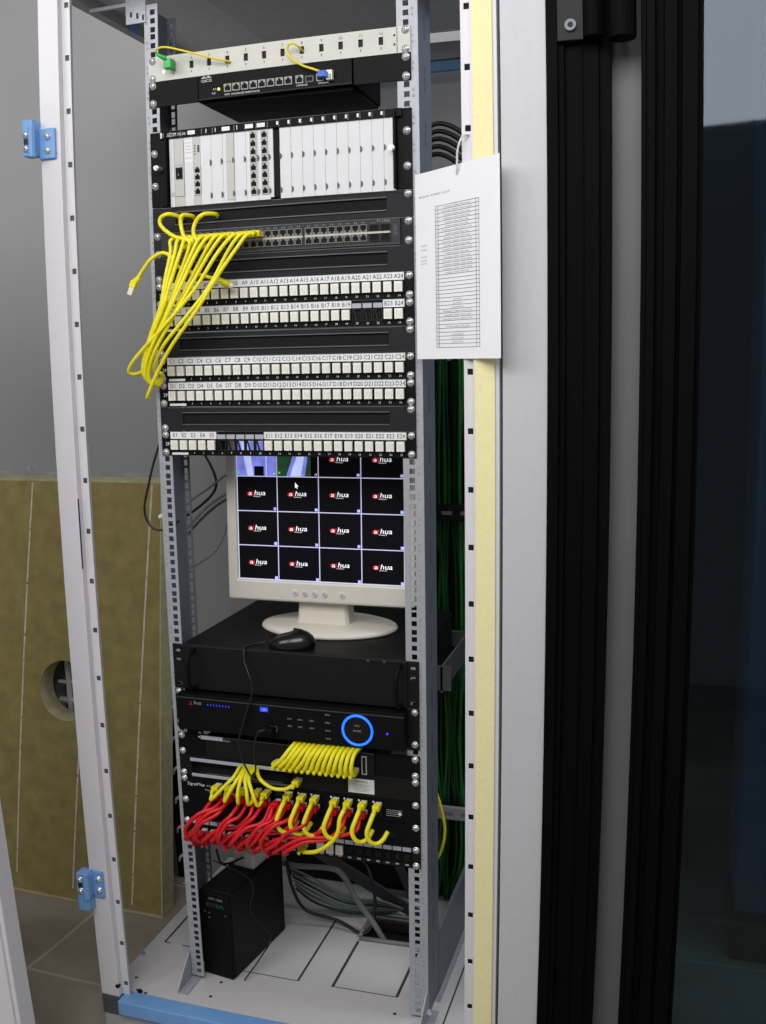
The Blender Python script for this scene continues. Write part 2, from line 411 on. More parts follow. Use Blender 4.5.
# loose cabinet side panel at the left, standing on the floor
t = thing('cabinet_side_sheet', 'loose light grey cabinet panel standing at the left edge', 'panel', (-500, -300, FLOOR))
fg = lambda x, y, z: (x - 12 - 17 * (z + 1333) / 370, y, z)
mb = MB().box(-900, -196, -304, -284, FLOOR, 380, 0).mapped(fg); build(mb, 'panel', WHITE, t, bevel=3)
mb = MB().box(-196, -186, -300, -262, FLOOR, 380, 0).mapped(fg); build(mb, 'folded_edge', WHITE, t, bevel=2)

# ---------------------------------------------------------------- door bay at the right
mb = MB().box(647, 716, -106, -60, FLOOR, 640, 0)
structure(mb, 'trim_2', POSTGREY, 'pale grey steel post between the open cabinet and the black door', 'post', at=(680, -105, FLOOR), bevel=1)
mb = MB().box(716, 733, -112, -40, FLOOR, 640, 0); mb.box(733, 742, -106, -40, FLOOR, 640, 0); mb.box(742, 792, -100, -40, FLOOR, 640, 0)
mb.box(766, 769, -103, -100, FLOOR, 640, 0); mb.box(792, 808, -94, -40, FLOOR, 640, 0)
structure(mb, 'door_frame', ALUB, 'black grooved frame profile beside the pale grey post', 'door frame', at=(760, -100, FLOOR), bevel=.8)
mb = MB().box(800, 864, -62, -40, FLOOR, 640, 0)
structure(mb, 'trim_3', GAPGREY, 'grey jamb strip showing between the two black door profiles', 'trim', at=(830, -60, FLOOR))
d = thing('door_1', 'black framed door with dark blue tinted glass at the right', 'door', (900, -110, FLOOR), kind='structure')
mb = MB()
for x0, x1, y0 in ((852, 860, -118), (860, 872, -126), (872, 884, -114), (884, 902, -122), (902, 908, -110), (908, 930, -124), (930, 937, -112)):
    mb.box(x0, x1, y0, -84, FLOOR + 12, 620, 0)
build(mb, 'door_stile', ALUB, d, bevel=1.2)
mb = MB().box(936, 1560, -100, -94, FLOOR + 12, 620, 0, 300); build(mb, 'glass_pane', GLASS, d)
h = thing('door_hinge', 'black hinge block with hex screw at the top of the black frame', 'hinge', (770, -110, 318))
mb = MB().box(733, 772, -116, -100, 316, 640, 0)
build(mb, 'hinge_leaf', BLACKM, h, bevel=1.5)
mb = MB(); mb.ring_sweep([[(786 + 15 * math.cos(2 * math.pi * k / 20), -118 + 15 * math.sin(2 * math.pi * k / 20), z) for k in range(20)] for z in (318, 640)])
mb.ring_sweep([[(826 + 20 * math.cos(2 * math.pi * k / 20), -118 + 20 * math.sin(2 * math.pi * k / 20), z) for k in range(20)] for z in (312, 316, 640)])
build(mb, 'hinge_barrel', ALUB, h)
mb = MB().disc(753, -121, -116, 338, 8.5, 0, 20); mb.disc(753, -121.4, -121, 338, 4.4, 1, 6); build(mb, 'hex_screw', [STEELD, BLACKM], h, label='bright hex socket screw')
t = thing('blue_cabinet', 'dim blue cabinet front seen through the tinted glass', 'cabinet', (1400, 560, FLOOR))
mb = MB().box(1071, 1900, 545, 900, -1385, 700, 0, 300); build(mb, 'cabinet_body', CABBLUE, t)
mb = MB().box(1065, 1900, 540, 900, FLOOR, -1385, 0, 300); build(mb, 'plinth', BLACKM, t)
mb = MB().box(1067, 1900, 541, 545, 395, 440, 0, 300); build(mb, 'dark_band', BLACKM, t)

# ---------------------------------------------------------------- the open cabinet
cab = thing('server_cabinet', 'open white server cabinet with blue sill and galvanised rack rails', 'cabinet', (241, 195, FLOOR))
PITCH = 92.5
def post(xs, hx, y0=-105, holes_from=389.0):
    mb = MB(); x0, x1, i0, i1 = xs        # wide face x0..x1, inner flange i0..i1
    mb.box(x0, x1, y0, y0 + 45, -1392, 560, 0)
    hz = [holes_from - PITCH * k for k in range(-1, 20)]
    mb.plate(min(i0, i1), max(i0, i1), -1392, 560, y0 + 12, y0 + 14, [(hx - 4.2, hx + 4.2, z - 4.6, z + 4.6) for z in hz if -1380 < z < 550], 0)
    return mb
p = build(post((-160, -119, -119, -102), -109, holes_from=391.5), 'front_post', WHITE, cab, bevel=.8)
mb = MB()
mb.box(-115, -105, -90.6, -90, -1391, 559, 0)
build(mb, 'inner_strip', DGREY, p)
mb = MB().box(-118.8, -117.4, -106.2, -104, -508, -380, 0); build(mb, 'slot', VOID, p)
build(MB().disc(-121, -106.5, -100, -1367, 4.5, 0, 12), 'rubber_plug', BLACKM, p); build(MB().disc(-86, -82, -78, -1388, 5, 0, 12), 'rubber_plug', BLACKM, p)
p = build(post((601, 642, 584, 603), 594, holes_from=389.5), 'front_post', WHITE, cab, bevel=.8)
mb = MB().box(588, 600, -90.4, -88, -1391, 559, 0)
build(mb, 'inner_strip', VOID, p)
mb = MB().box(604, 636, -108, -105, -1392, 560, 0); build(mb, 'foam_strip', FOAM, p, bevel=2, label='cream foam sealing strip')
# sill, corner block, plinth
mb = MB().box(-116, 600, -119, -80, -1424, -1392, 0); build(mb, 'front_sill', BLUE, cab, bevel=2, label='light blue sill')
mb = MB().box(-160, -116, -107, -60, -1436, -1392.5, 0); build(mb, 'corner_block', DGREY, cab, bevel=2)
mb = MB().box(-158, 640, -105, -85, FLOOR, -1424, 0); mb.box(-158, -140, -85, 495, FLOOR, -1400, 0); mb.box(622, 640, -85, 495, FLOOR, -1400, 0); build(mb, 'plinth', GREYP, cab)
# tray with cut lines
mb = MB().box(-156, 283, -80, 495, -1396, -1392, 0); mb.box(283, 420, -80, 240, -1396, -1392, 0); mb.box(283, 420, 335, 495, -1396, -1392, 0); mb.box(420, 640, -80, 495, -1396, -1392, 0)
mb.box(-156, -152, -80, 495, -1420, -1396, 0)
def tline(x0, y0, x1, y1, w=2.4):
    if x0 == x1: v = [(x0 - w, y0, -1391.7), (x0 + w, y0, -1391.7), (x0 + w, y1, -1391.7), (x0 - w, y1, -1391.7)]
    else: v = [(x0, y0 - w, -1391.7), (x1, y0 - w, -1391.7), (x1, y0 + w, -1391.7), (x0, y0 + w, -1391.7)]
    mb.add(v, [(0, 1, 2, 3)], 1)
tline(205, 53, 205, 290); tline(80, 53, 205, 53, 1.2); tline(280, 53, 280, 225, 3); tline(280, 55, 415, 55, 1.2); tline(415, 55, 415, 225, 3)
tline(-127, 101, -127, 300); tline(-127, 101, -55, 101, 1.6); tline(524, -60, 524, 480, 1.5)
for x, y in ((56, 3), (56, -47), (426, 3), (-96, -73), (-120, -36), (-75, -77), (590, 40)):
    mb.add([(x + 4 * math.cos(k), y + 4 * math.sin(k), -1391.6) for k in [2 * math.pi * i / 8 for i in range(8)]], [tuple(range(8))], 1)
tr = build(mb, 'base_tray', [TRAYW, INK], cab)
mb = MB().tube([(279, 240, -1388), (279, 338, -1388), (424, 338, -1388), (424, 236, -1388), (281, 232, -1388)], 5, 0, smooth=False)
build(mb, 'rubber_edging', GREYCAB, tr, smooth=True)
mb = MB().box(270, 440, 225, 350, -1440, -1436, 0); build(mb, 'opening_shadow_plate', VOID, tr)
mb = MB().disc(-149, 40, 46, -1389, 4, 0, 10); build(mb, 'blue_clip', BLUE, tr)
# hinges of the removed door
def hinge(x0, x1, z0, z1, bx0, bx1):
    h = build(MB().box(x0, x1, -111, -105, z0, z1, 0), 'hinge', BLUE, cab, bevel=2, label='light blue hinge without its door')
    mb = MB().box(bx0, bx1, -128, -102, z0 - (-5 if z0 > 0 else 24), z1 + (14 if z0 > 0 else 0), 0); mb.box(bx1 - 1, x0 + 1, -124, -106, z0 + 6, z1 - 4, 0)
    mb.tube([(bx1 - 3, -126, z0 + 2), (bx1 - 3, -126, z1 + 2)], 7, 0); build(mb, 'hinge_barrel', BLUE, h, bevel=1.5)
    zc = (z0 + z1) / 2
    for sx, sy in (((x0 + x1) / 2 + 2, -111), ((bx0 + bx1) / 2 - 3, -128)):
        for q in (-12, 12): place(SCREW_ME, 'screw', h, sx, sy, zc + q + (3 if sy < -120 else 0))
    build(MB().quad((bx0 + bx1) / 2 - 8, (bx0 + bx1) / 2 + 4, zc - 6, zc + 10, -128.4, 0), 'hinge_slot', NAVY, h)
hinge(-160, -127, 217, 270, -182, -160)
hinge(-150, -127, -1166, -1110, -176, -152)
# roof
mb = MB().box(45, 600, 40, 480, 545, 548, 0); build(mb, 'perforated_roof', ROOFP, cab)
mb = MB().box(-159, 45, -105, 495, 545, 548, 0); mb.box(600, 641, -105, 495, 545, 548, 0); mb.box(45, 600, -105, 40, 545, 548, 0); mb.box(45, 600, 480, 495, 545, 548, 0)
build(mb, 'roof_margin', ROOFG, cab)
mb = MB().box(-160, -140, -60, 495, 521, 548, 0); build(mb, 'roof_side_rail', GREYP, cab)
mb = MB().box(-139, -133, 170, 200, 516, 530, 0); build(mb, 'blue_clip', BLUE, cab)
mb = MB().box(-150, 641, 480, 500, 484, 520, 0); build(mb, 'roof_rear_rail', GREYP, cab)
mb = MB().box(250, 641, 484, 500, 462, 482, 0); build(mb, 'rear_blue_rail', BLUE, cab)
mb = MB().box(570, 600, -60, 480, 505, 545, 0); build(mb, 'roof_side_rail', RAILPERF, cab)
mb = MB().plate(-44, -4, 466, 512, -2, 0, [(-36, -31, 478, 488), (-23, -18, 474, 484), (-11, -6, 470, 480)], 0); mb.box(-120, -44, -2, 4, 500, 506, 0); build(mb, 'rail_bracket', STEEL, cab)

# ---------------------------------------------------------------- mounting rails
def rail(front, hx, web, ret, backing=None):
    x0, x1 = front; mb = MB()
    hz = [zh(n, k) for n in range(-11, 31) for k in range(3)]
    mb.plate(x0, x1, -1384, 497, 0, 2, [(hx - 4.8, hx + 4.8, z - 4.7, z + 4.7) for z in hz], 0)
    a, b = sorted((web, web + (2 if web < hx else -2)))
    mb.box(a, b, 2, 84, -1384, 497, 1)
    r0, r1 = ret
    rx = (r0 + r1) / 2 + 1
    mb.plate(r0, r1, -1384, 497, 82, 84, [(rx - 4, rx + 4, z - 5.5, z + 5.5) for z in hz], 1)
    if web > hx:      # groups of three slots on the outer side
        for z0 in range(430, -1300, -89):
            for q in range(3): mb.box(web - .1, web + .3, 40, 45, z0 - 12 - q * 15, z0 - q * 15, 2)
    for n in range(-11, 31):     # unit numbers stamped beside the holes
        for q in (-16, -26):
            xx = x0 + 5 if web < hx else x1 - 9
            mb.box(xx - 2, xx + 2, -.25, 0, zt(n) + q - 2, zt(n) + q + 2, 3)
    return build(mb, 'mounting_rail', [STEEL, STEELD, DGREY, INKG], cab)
rail((-8, 19), 8.75, -8, (-8, 10))
rail((458, 494), 473.85, 494, (474, 494))
# feet of the rails
def foot(x0, x1, y0):
    mb = MB(); mb.box(x0, x1, y0, 30, -1391.5, -1389, 0)
    w = [(x0, 10, -1390), (x0, y0, -1390), (x0, y0, -1382), (x0, -4, -1330), (x0, 10, -1330)]
    n = len(w); mb.add(w + [(x + 2.5, y, z) for x, y, z in w], [tuple(range(n)), tuple(range(n, 2 * n))[::-1]] + [(i, (i + 1) % n, n + (i + 1) % n, n + i) for i in range(n)], 0)
    for yy, zz in ((-10, -1352), (-28, -1370)): mb.disc(x0 - .3, yy, yy + .1, zz, 1, 1)
    return build(mb, 'rail_foot', STEEL, cab)
foot(-12, 10, -58); foot(490, 508, -78)
mb = MB().disc(503, -30, -24, -1352, 5, 0); build(mb, 'foot_bolt', SCREW, cab)
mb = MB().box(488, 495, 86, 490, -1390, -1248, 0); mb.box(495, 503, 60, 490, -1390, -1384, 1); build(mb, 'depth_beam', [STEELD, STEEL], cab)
mb = MB().plate(486, 520, -748, -700, 84, 86, (), 0); mb.box(500, 504, 84, 490, -752, -702, 0); build(mb, 'depth_beam', DGREY, cab)
for z, m_, h_ in ((-468, BLACKM, 18), (-742, DGREY, 16), (-1150, GREYP, 14)):
    mb = MB().box(330, 641, 400, 412, z - h_, z + h_, 0)
    for q in range(5): mb.quad(350 + q * 40, 372 + q * 40, z - 4, z + 4, 399.6, 1)
    build(mb, 'cable_support_bar', [m_, GREYCAB], cab)

mb = MB().box(330, 600, 455, 460, -1390, -150, 0); mb.box(20, 330, 455, 460, -1390, -1090, 0); build(mb, 'added_dark_sheet', BLACKM, cab)  # added black sheet, stands in for the darkness behind the cables
o = thing('hooked_shade_strip', 'black strip standing in for shaded wall, with white hooks, behind the left rail', 'cable hook', (-300, 548, -1000))
mb = MB().box(-340, -262, 550, 558, FLOOR, -860, 0); build(mb, 'strip', BLACKM, o)  # black strip stands in for wall in shade; only the hooks are fittings
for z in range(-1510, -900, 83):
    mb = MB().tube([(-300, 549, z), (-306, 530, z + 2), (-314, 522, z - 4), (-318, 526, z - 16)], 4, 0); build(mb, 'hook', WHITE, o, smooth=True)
# ---------------------------------------------------------------- rack equipment, from the top down
W0, W1 = 0.6, 482
# fibre patch panel
p = thing('fibre_patch_bay', 'off-white twelve-port fibre panel at the top of the rack', 'panel', (241, 0, 378))
fx = [50, 86, 120, 155, 190, 224, 258, 293, 328, 362, 397, 432]
mb = MB().plate(W0, W1, 356.5, 399.6, -3, 0, [(x - 4, x + 4, 372.5, 385.5) for x in fx], 0)
mb.box(18, 460, 0, 90, 357, 399, 1); mb.box(459, 460, -3.4, -3, 357, 399, 2)
mb.disc(31, -4, -3, 372, 2.4, 3, 10)
for x in (455,): mb.disc(x, -3.6, -3, 386, 2, 2, 8); mb.disc(x, -3.6, -3, 371, 2, 2, 8)
for i, x in enumerate(fx):
    mb.text(str(i + 1), x, 389, -3.3, 5, 2, 'c'); mb.quad(x - .7, x + .7, 365, 369, -3.2, 2)
build(mb, 'face_panel', [FIBREW, BLACKM, INK, SCREW], p)
screws(p, four(-9), -3)
# green connector and two fibre jumpers
g = thing('fibre_jumper', 'yellow fibre cord with green connector in the first fibre port', 'cable', (50, -8, 379))
mb = MB().box(46, 55, -12, -3, 372, 389, 0); mb.box(43, 57, -26, -12, 371, 388, 0); build(mb, 'connector', GREENP, g, bevel=1.2, label='green connector')
mb = MB().tube([(47, -24, 388), (38, -30, 393), (31, -30, 399)], [5, 2], 0); build(mb, 'boot', GREENP, g, smooth=True)
mb = MB().tube([(30, -30, 400), (36, -34, 404), (55, -34, 404), (96, -26, 392), (134, -18, 380), (158, -10, 374), (161, 8, 375)], 1.8, 0); build(mb, 'cord', YELD, g, smooth=True)
g = thing('fibre_jumper', 'yellow fibre cord looping down to a blue connector in the router', 'cable', (294, -8, 378))
mb = MB().tube([(294, 4, 377), (291, -14, 382), (282, -20, 387), (273, -18, 382), (276, -16, 366), (297, -16, 350), (318, -16, 341), (332, -16, 335)], 2, 0); build(mb, 'cord', YELD, g, smooth=True)
mb = MB().box(326, 340, -20, -12, 326, 337, 0); mb.box(336, 343, -19, -6, 325, 334, 0); build(mb, 'connector', BLUEP, g, bevel=1, label='blue connector')

# router on its bracket
p = thing('router', 'black rack router with eight ports below the white fibre panel', 'router', (241, 0, 333))
mb = MB().box(W0, 99, -3, 0, 311.6, 355, 0); mb.box(97, 99, -3, 60, 311.6, 355, 0); build(mb, 'rack_ear', BLACK, p)
mb = MB().box(382, W1, -3, 0, 311.6, 355, 0); mb.box(382, 384, -3, 60, 311.6, 355, 0); build(mb, 'rack_ear', BLACK, p)
mb = MB().box(99.5, 381.5, -5, 160, 313, 355, 0); mb.box(99.5, 381.5, -5.6, -5, 313, 316, 1); mb.box(103, 378, 10, 156, 308, 313, 1)
build(mb, 'case', [BLACK, BLACKM], p, bevel=1)
mb = MB()
for i in range(9): mb.quad(106 + i * 2.2, 107.2 + i * 2.2, 350, 350 + (1.6, 3.2, 4.6, 3.2, 1.6, 3.2, 4.6, 3.2, 1.6)[i], -6, 0)
mb.text('CISCO', 105, 343.5, -6, 4.6, 0, width=21); mb.text('8 PORT  10/100 MANAGED ETHERNET ROUTER', 150, 316.5, -6, 3.2, 0, width=66)
mb.text('SYS', 128, 328, -6, 3, 0); mb.text('PoE', 126, 321, -6, 3, 0); mb.text('CONSOLE', 283, 318, -6, 3, 0, width=20); mb.text('WAN', 322, 318, -6, 3, 0, width=18)
build(mb, 'lettering', INKW, p)
build(MB().disc(139, -6.4, -5, 329, 2.4), 'status_light', LEDY, p)
for x in [156 + 16.1 * i for i in range(8)] + [289, 326]: place(PORT_ME, 'port', p, x, -5, 329.5)
build(MB().plate(299, 314, 323, 334, -6, -5, [(301, 312, 325, 332)], 0).quad(301, 312, 325, 332, -5.2, 1), 'port', [DGREY, VOID], p)
build(MB().box(339, 350, -14, -5, 322, 338, 0).box(341, 348, -16, -14, 324, 331, 1), 'optical_module', [CLEAR, GREYP], p, bevel=.6)
screws(p, four(-8), -3)

# telephone exchange chassis
p = thing('telephone_exchange', 'tall black chassis filled with white plug-in cards', 'telephone exchange', (241, 0, 200))
mb = MB().box(W0, 36, -4, 0, 134.4, 266, 0); mb.box(457, W1, -4, 0, 134.4, 266, 0)
mb.box(36, 457, -2, 200, 134.4, 136, 0); mb.box(36, 457, 30, 200, 137, 264, 1); mb.box(34, 37, -16, 0, 134.4, 262, 0); mb.box(453, 457, -16, 0, 134.4, 262, 0)
build(mb, 'chassis', [BLACK, BLACKM], p, bevel=.8)
mb = MB().box(24, 467, -10, 0, 252, 265, 0)
for i in range(20): mb.box(43 + i * 20.7, 45 + i * 20.7, -10.5, -10, 253, 263, 1)
build(mb, 'top_rail', [BLACK, DGREY], p, bevel=.8)
mb = MB()
mb.quad(22, 25, 253.5, 263.5, -10.8, 0); mb.text('MAXICOM', 27, 255, -10.8, 6.4, 0, width=26); mb.text('MX-300', 56, 255.4, -10.8, 5, 0, width=16)
for x, w in ((76, 14), (142, 15), (186, 15), (208, 15)): mb.quad(x, x + w, 255, 262, -10.8, 0)
for i in range(10): mb.quad(244 + i * 20.5, 247.5 + i * 20.5, 256, 262, -10.8, 0)
for x in (111, 129, 170): mb.quad(x, x + 1.4, 255, 262, -10.8, 0)
build(mb, 'card_labels', INKW, p)
def card(x0, x1, m=CARD, lab=None):
    return build(MB().box(x0 + .3, x1 - .3, -7, 30, 132.5, 252, 0).box(x1 - .6, x1 + .1, -6.9, 20, 132.5, 252, 1), 'plug_in_card', [m, SEAM], p, label=lab)
def latches(c, x):
    for z in (204, 147):
        mb = MB(); mb.ring_sweep([[(x + 3.4 * max(0, math.sin(q)) - .4, y, z + 5 * math.cos(q)) for q in [math.pi * k / 8 for k in range(9)]] for y in (-9, -7)])
        build(mb, 'latch', DGREY, c)
c = card(37, 46); build(MB().text('~', 39, 195, -7.3, 4).text('=', 39, 178, -7.3, 4).text('III', 38.5, 150, -7.3, 8), 'symbols', INKG, c)
c = card(46, 66, CARDG, 'power supply card with black rocker switch')
mb = MB().box(47.5, 65.5, -8.5, -7, 150, 246, 0); mb.box(47.5, 65.5, -8.8, -8.5, 203, 203.8, 1); build(mb, 'cover_plate', [CARDG, INKG], c)
mb = MB().box(50, 63, -10, -8.5, 180, 200, 0); mb.box(54, 60, -12, -10, 184, 197, 1); mb.text('I', 55.6, 185, -12.4, 4, 2); build(mb, 'power_switch', [BLACKM, VOID, INKW], c)
c = card(66, 84)
mb = MB()
for z in (241, 235, 230, 224, 214): mb.text('xxxxxxx', 69, z, -7.4, 2.8, 0, width=12)
build(mb, 'small_print', INKG, c); build(MB().quad(67.5, 82.5, 208, 246, -7.2), 'print_label', LABEL, c)
c = card(84, 98, CARDG, 'card with four sockets in a column')
for z in (193, 181, 169, 156): place(CARDPORT_ME, 'port', c, 92, -7, z)
mb = MB()
for z in (236, 231, 226, 221): mb.disc(87.5, -7.6, -7, z, 1.3, 0, 8)
mb.box(93, 96, -8, -7, 224, 236, 0); build(mb, 'indicator', INK, c)
for a, b in ((98, 119), (119, 141), (141, 163), (163, 185)):
    c = card(a, b); latches(c, a + 19)
    if a == 141: build(MB().box(148, 162.5, -8.4, -7, 136.5, 251, 0).box(148, 162.5, -8.8, -8.4, 202, 202.8, 1), 'beige_cover', [CARDG, INKG], c)
for a, b, px in ((185, 207.5, 199), (207.5, 229, 220)):
    c = card(a, b, CARD, 'card with eight sockets in a column')
    for i in range(8): place(CARDPORT_ME, 'port', c, px, -7, 243 - i * 13.6)
    latches(c, px + 8)
build(MB().box(235.5, 247.5, -4, 30, 136, 252), 'empty_slot', VOID, p); build(MB().box(229, 235.5, -7, 30, 136, 252), 'plug_in_card', CARD, p)
for i in range(10):
    c = card(247.7 + i * 20.5, 247.7 + (i + 1) * 20.5); latches(c, 248.5 + i * 20.5)
for s_, n, k in (('l', -6, 2), ('l', -4, 0), ('r', -6, 2), ('r', -4, 0)): screws(p, [(s_, n, k)], -4)
for x, z in ((20, 201), (452, 200)):
    mb = MB().disc(x, -20, -4, z, 4.6, 0, 14); mb.disc(x, -24, -20, z, 3, 0, 14); build(mb, 'thumb_screw', SCREW, p)

for o in list(p.children):
    if o.name.startswith(('plug_in_card', 'empty_slot', 'card_labels')): o.location.x += .003
# brush panels
def brush(n, label, spots, ink=False):
    p = thing('cable_brush_unit', label, 'panel', (241, 0, zt(n) - 22)); z = zt(n)
    mb = MB().plate(W0, W1, z - 43.6, z - .8, -2.4, 0, [(46, 437, z - 31, z - 11)], 0)
    mb.box(46, 437, -4.2, -2.4, z - 11.5, z - 9.6, 1); mb.box(46, 437, -5, -2.4, z - 33, z - 31, 1); mb.box(20, 460, -3.4, -2.4, z - 2.4, z - 1, 1)
    build(mb, 'panel', [BRUSHP, DGREY], p)
    mb = MB().box(44, 439, 1, 10, z - 34, z - 8, 0)
    for i in range(95): mb.box(46.6 + i * 4.1, 48 + i * 4.1, .2, 1.2, z - 31, z - 12, 1)
    build(mb, 'brush', [BRISTLE, VOID], p)
    screws(p, spots); return p
brush(-3, 'charcoal brush panel directly under the tall chassis of white cards', [('r', -3, 0)])
brush(-1, 'charcoal brush panel directly under the switch with yellow cables', [('l', -1, 2)])
brush(2, 'charcoal brush panel between the patch rows lettered B and C', [('l', 2, 2), ('r', 2, 0)])
brush(5, 'charcoal brush panel between the patch rows lettered D and E', [('l', 5, 2), ('r', 5, 0)])

# 48 port switch
p = thing('network_switch', 'dark grey 48-port network switch with yellow cables in its left half', 'switch', (241, 0, 66)); z = zt(-2)
build(MB().box(W0, 17, -2.4, 0, 45, 88, 0), 'rack_ear', BRUSHP, p); build(MB().box(461, W1, -2.4, 0, 45, 88, 0), 'rack_ear', BRUSHP, p)
mb = MB().box(17.5, 460.5, -6, 180, 45.3, 88, 0); mb.box(17.5, 460.5, -6.6, -6, 45.3, 46.6, 1); mb.box(17.5, 460.5, -6.6, -6, 86.8, 88, 1)
build(mb, 'case', [SWGREY, DGREY], p, bevel=.6)
gx = [68 + 13.9 * i for i in range(8)] + [184 + 13.9 * i for i in range(8)] + [300 + 13.9 * i for i in range(8)]
mb = MB()
for a in (61, 177, 293): mb.box(a, a + 112, -7.6, -6, 64, 67.5, 0)
build(mb, 'divider_strip', BEIGE, p)
for x in gx: place(PORTF_ME, 'port', p, x, -6.4, 73.6); place(PORTS_ME, 'port', p, x, -6.4, 58.2)
place(PORTS_ME, 'port', p, 48, -6.4, 58.2, )['label'] = 'console port'
for x in (416, 435.5):
    for zz in (73, 57): build(MB().plate(x - 8, x + 8, zz - 6, zz + 6, -8, -6, [(x - 6.4, x + 6.4, zz - 4.4, zz + 4.4)], 0).quad(x - 6.4, x + 6.4, zz - 4.4, zz + 4.4, -6.4, 1), 'optical_port', [BLACKM, VOID], p)
build(MB().box(406, 444, -8.6, -6, 64, 67, 0), 'divider_strip', BEIGE, p)
mb = MB().text('TP-LINK', 420, 82, -6.8, 4.4, 0, width=24); mb.text('50-Port Switch', 409, 81, -6.8, 1.8, 0, width=9)
for x in gx:
    mb.quad(x - 2.6, x - 1.2, 82, 84, -6.8, 0); mb.quad(x + 1.2, x + 2.6, 82, 84, -6.8, 0)
for i in range(6): mb.text('xxxx', 449, 60 + i * 3, -6.8, 1.5, 0, width=7)
mb.text('CONSOLE', 41, 67.5, -6.8, 2.6, 0, width=14)
build(mb, 'lettering', INKG, p)
screws(p, four(-2))

# keystone patch panels
JX = [29 + 18.57 * i for i in range(24)]
def patch(n, letter, label, empty=(), groups=((1, 24),), tiny=True):
    p = thing('patch_bay', label, 'patch panel', (241, 0, zt(n) - 22)); z = zt(n)
    hol = [(JX[i - 1] - 7.2, JX[i - 1] + 7.2, z - 34, z - 15.5) for i in empty]
    mb = MB().plate(W0, W1, z - 43.8, z - .6, -2.4, 0, hol, 0)
    if not (empty and letter == 'E'): mb.box(20, 464, 0, 34, z - 40, z - 4, 1)
    else:
        mb.box(20, JX[5] - 9, 0, 30, z - 40, z - 4, 1); mb.box(JX[9] + 9, 464, 0, 30, z - 40, z - 4, 1)
    build(mb, 'panel', [BLACK, VOID], p)
    s = build(MB().box(*[(JX[a - 1] - 9.2) for a in (groups[0][0],)], JX[groups[0][1] - 1] + 9.2, -4.6, -2.4, z - 13.4, z - .8, 0), 'label_strip', LABEL, p)
    for a, b in groups[1:]: build(MB().box(JX[a - 1] - 9.2, JX[b - 1] + 9.2, -4.6, -2.4, z - 13.4, z - .8, 0), 'label_strip', LABEL, p)
    mb = MB()
    for i in range(24):
        if any(a <= i + 1 <= b for a, b in groups): mb.text(letter + str(i + 1), JX[i], z - 10.6, -4.9, 7.4, 0, 'c', kx=.92)
    build(mb, 'lettering', INK, p)
    for i in empty:
        build(MB().box(JX[i - 1] - 8, JX[i - 1] + 8, -4, -2.4, z - 13.4, z - 5.5, 0), 'blank_label', LABELG, p)
        mb = MB().plate(JX[i - 1] - 8.6, JX[i - 1] + 8.6, z - 35, z - 15, -3.4, -2.4, [(JX[i - 1] - 6.6, JX[i - 1] + 6.6, z - 33, z - 16.5)], 0)
        mb.add([(JX[i - 1] - 6.6, -2.8, z - 16.5), (JX[i - 1] - 3.6, -2.8, z - 16.5), (JX[i - 1] + 1, -2.8, z - 33), (JX[i - 1] - 3, -2.8, z - 33)], [(0, 1, 2, 3)], 0)
        build(mb, 'empty_opening', BLACKM, p)
    for i in range(24):
        if i + 1 not in empty: place(JACK_ME, 'keystone_jack', p, JX[i], -2.4, z - 24.4)
    mb = MB()
    for i in range(24): mb.text(str(i + 1), JX[i], z - 40.5, -2.8, 3.6, 0, 'c')
    mb.text('3M', 14, z - 26, -2.8, 6.5, 0, 'c', kx=1.1)
    build(mb, 'numbering', INKW, p)
    build(MB().box(21, 54, -3, -2.4, z - 42.6, z - 38.4, 0), 'maker_plate', LABEL, p)
    screws(p, four(n)); return p
patch(0, 'A', 'black patch panel of ivory jacks lettered A1 to A24')
patch(1, 'B', 'black patch panel lettered B with three empty openings near its right end', (20, 21, 22), ((1, 19), (23, 24)))
patch(3, 'C', 'black patch panel of ivory jacks lettered C1 to C24')
patch(4, 'D', 'black patch panel of ivory jacks lettered D1 to D24')
patch(6, 'E', 'black patch panel lettered E with five empty openings above the monitor', (6, 7, 8, 9, 10), ((1, 5), (11, 24)))

# 2U rack case
p = thing('rack_case', 'black two-unit rack case with handles under the monitor', 'rack case', (241, 150, -712))
mb = MB().box(20, 462, 0, 351, -755, -667.5, 0); build(mb, 'case', BLACKM, p, bevel=1.5)
for x0, x1 in ((W0, 22), (460, W1)):
    hl = [((x0 + x1) / 2 - 5, (x0 + x1) / 2 + 5, z - 3, z + 3) for z in (-680, -698, -745)]
    build(MB().plate(x0, x1, -754.5, -668, -4, 0, hl, 0), 'rack_ear', BLACKM, p, bevel=1)
mb = MB().box(20, 462, -6, 0, -754.5, -668, 0); build(mb, 'front_plate', BLACKM, p, bevel=1.5)
for x in (47, 449): build(MB().tube([(x, -5, -676), (x, -24, -679), (x, -34, -692), (x, -34, -732), (x, -24, -746), (x, -5, -749)], 4.2, 0), 'handle', BLACK, p, smooth=True)
mb = MB()
for x in (390, 420): mb.disc(x, -6.5, -5.5, -671, 2.4, 0, 10)
build(mb, 'rivet', DGREY, p)

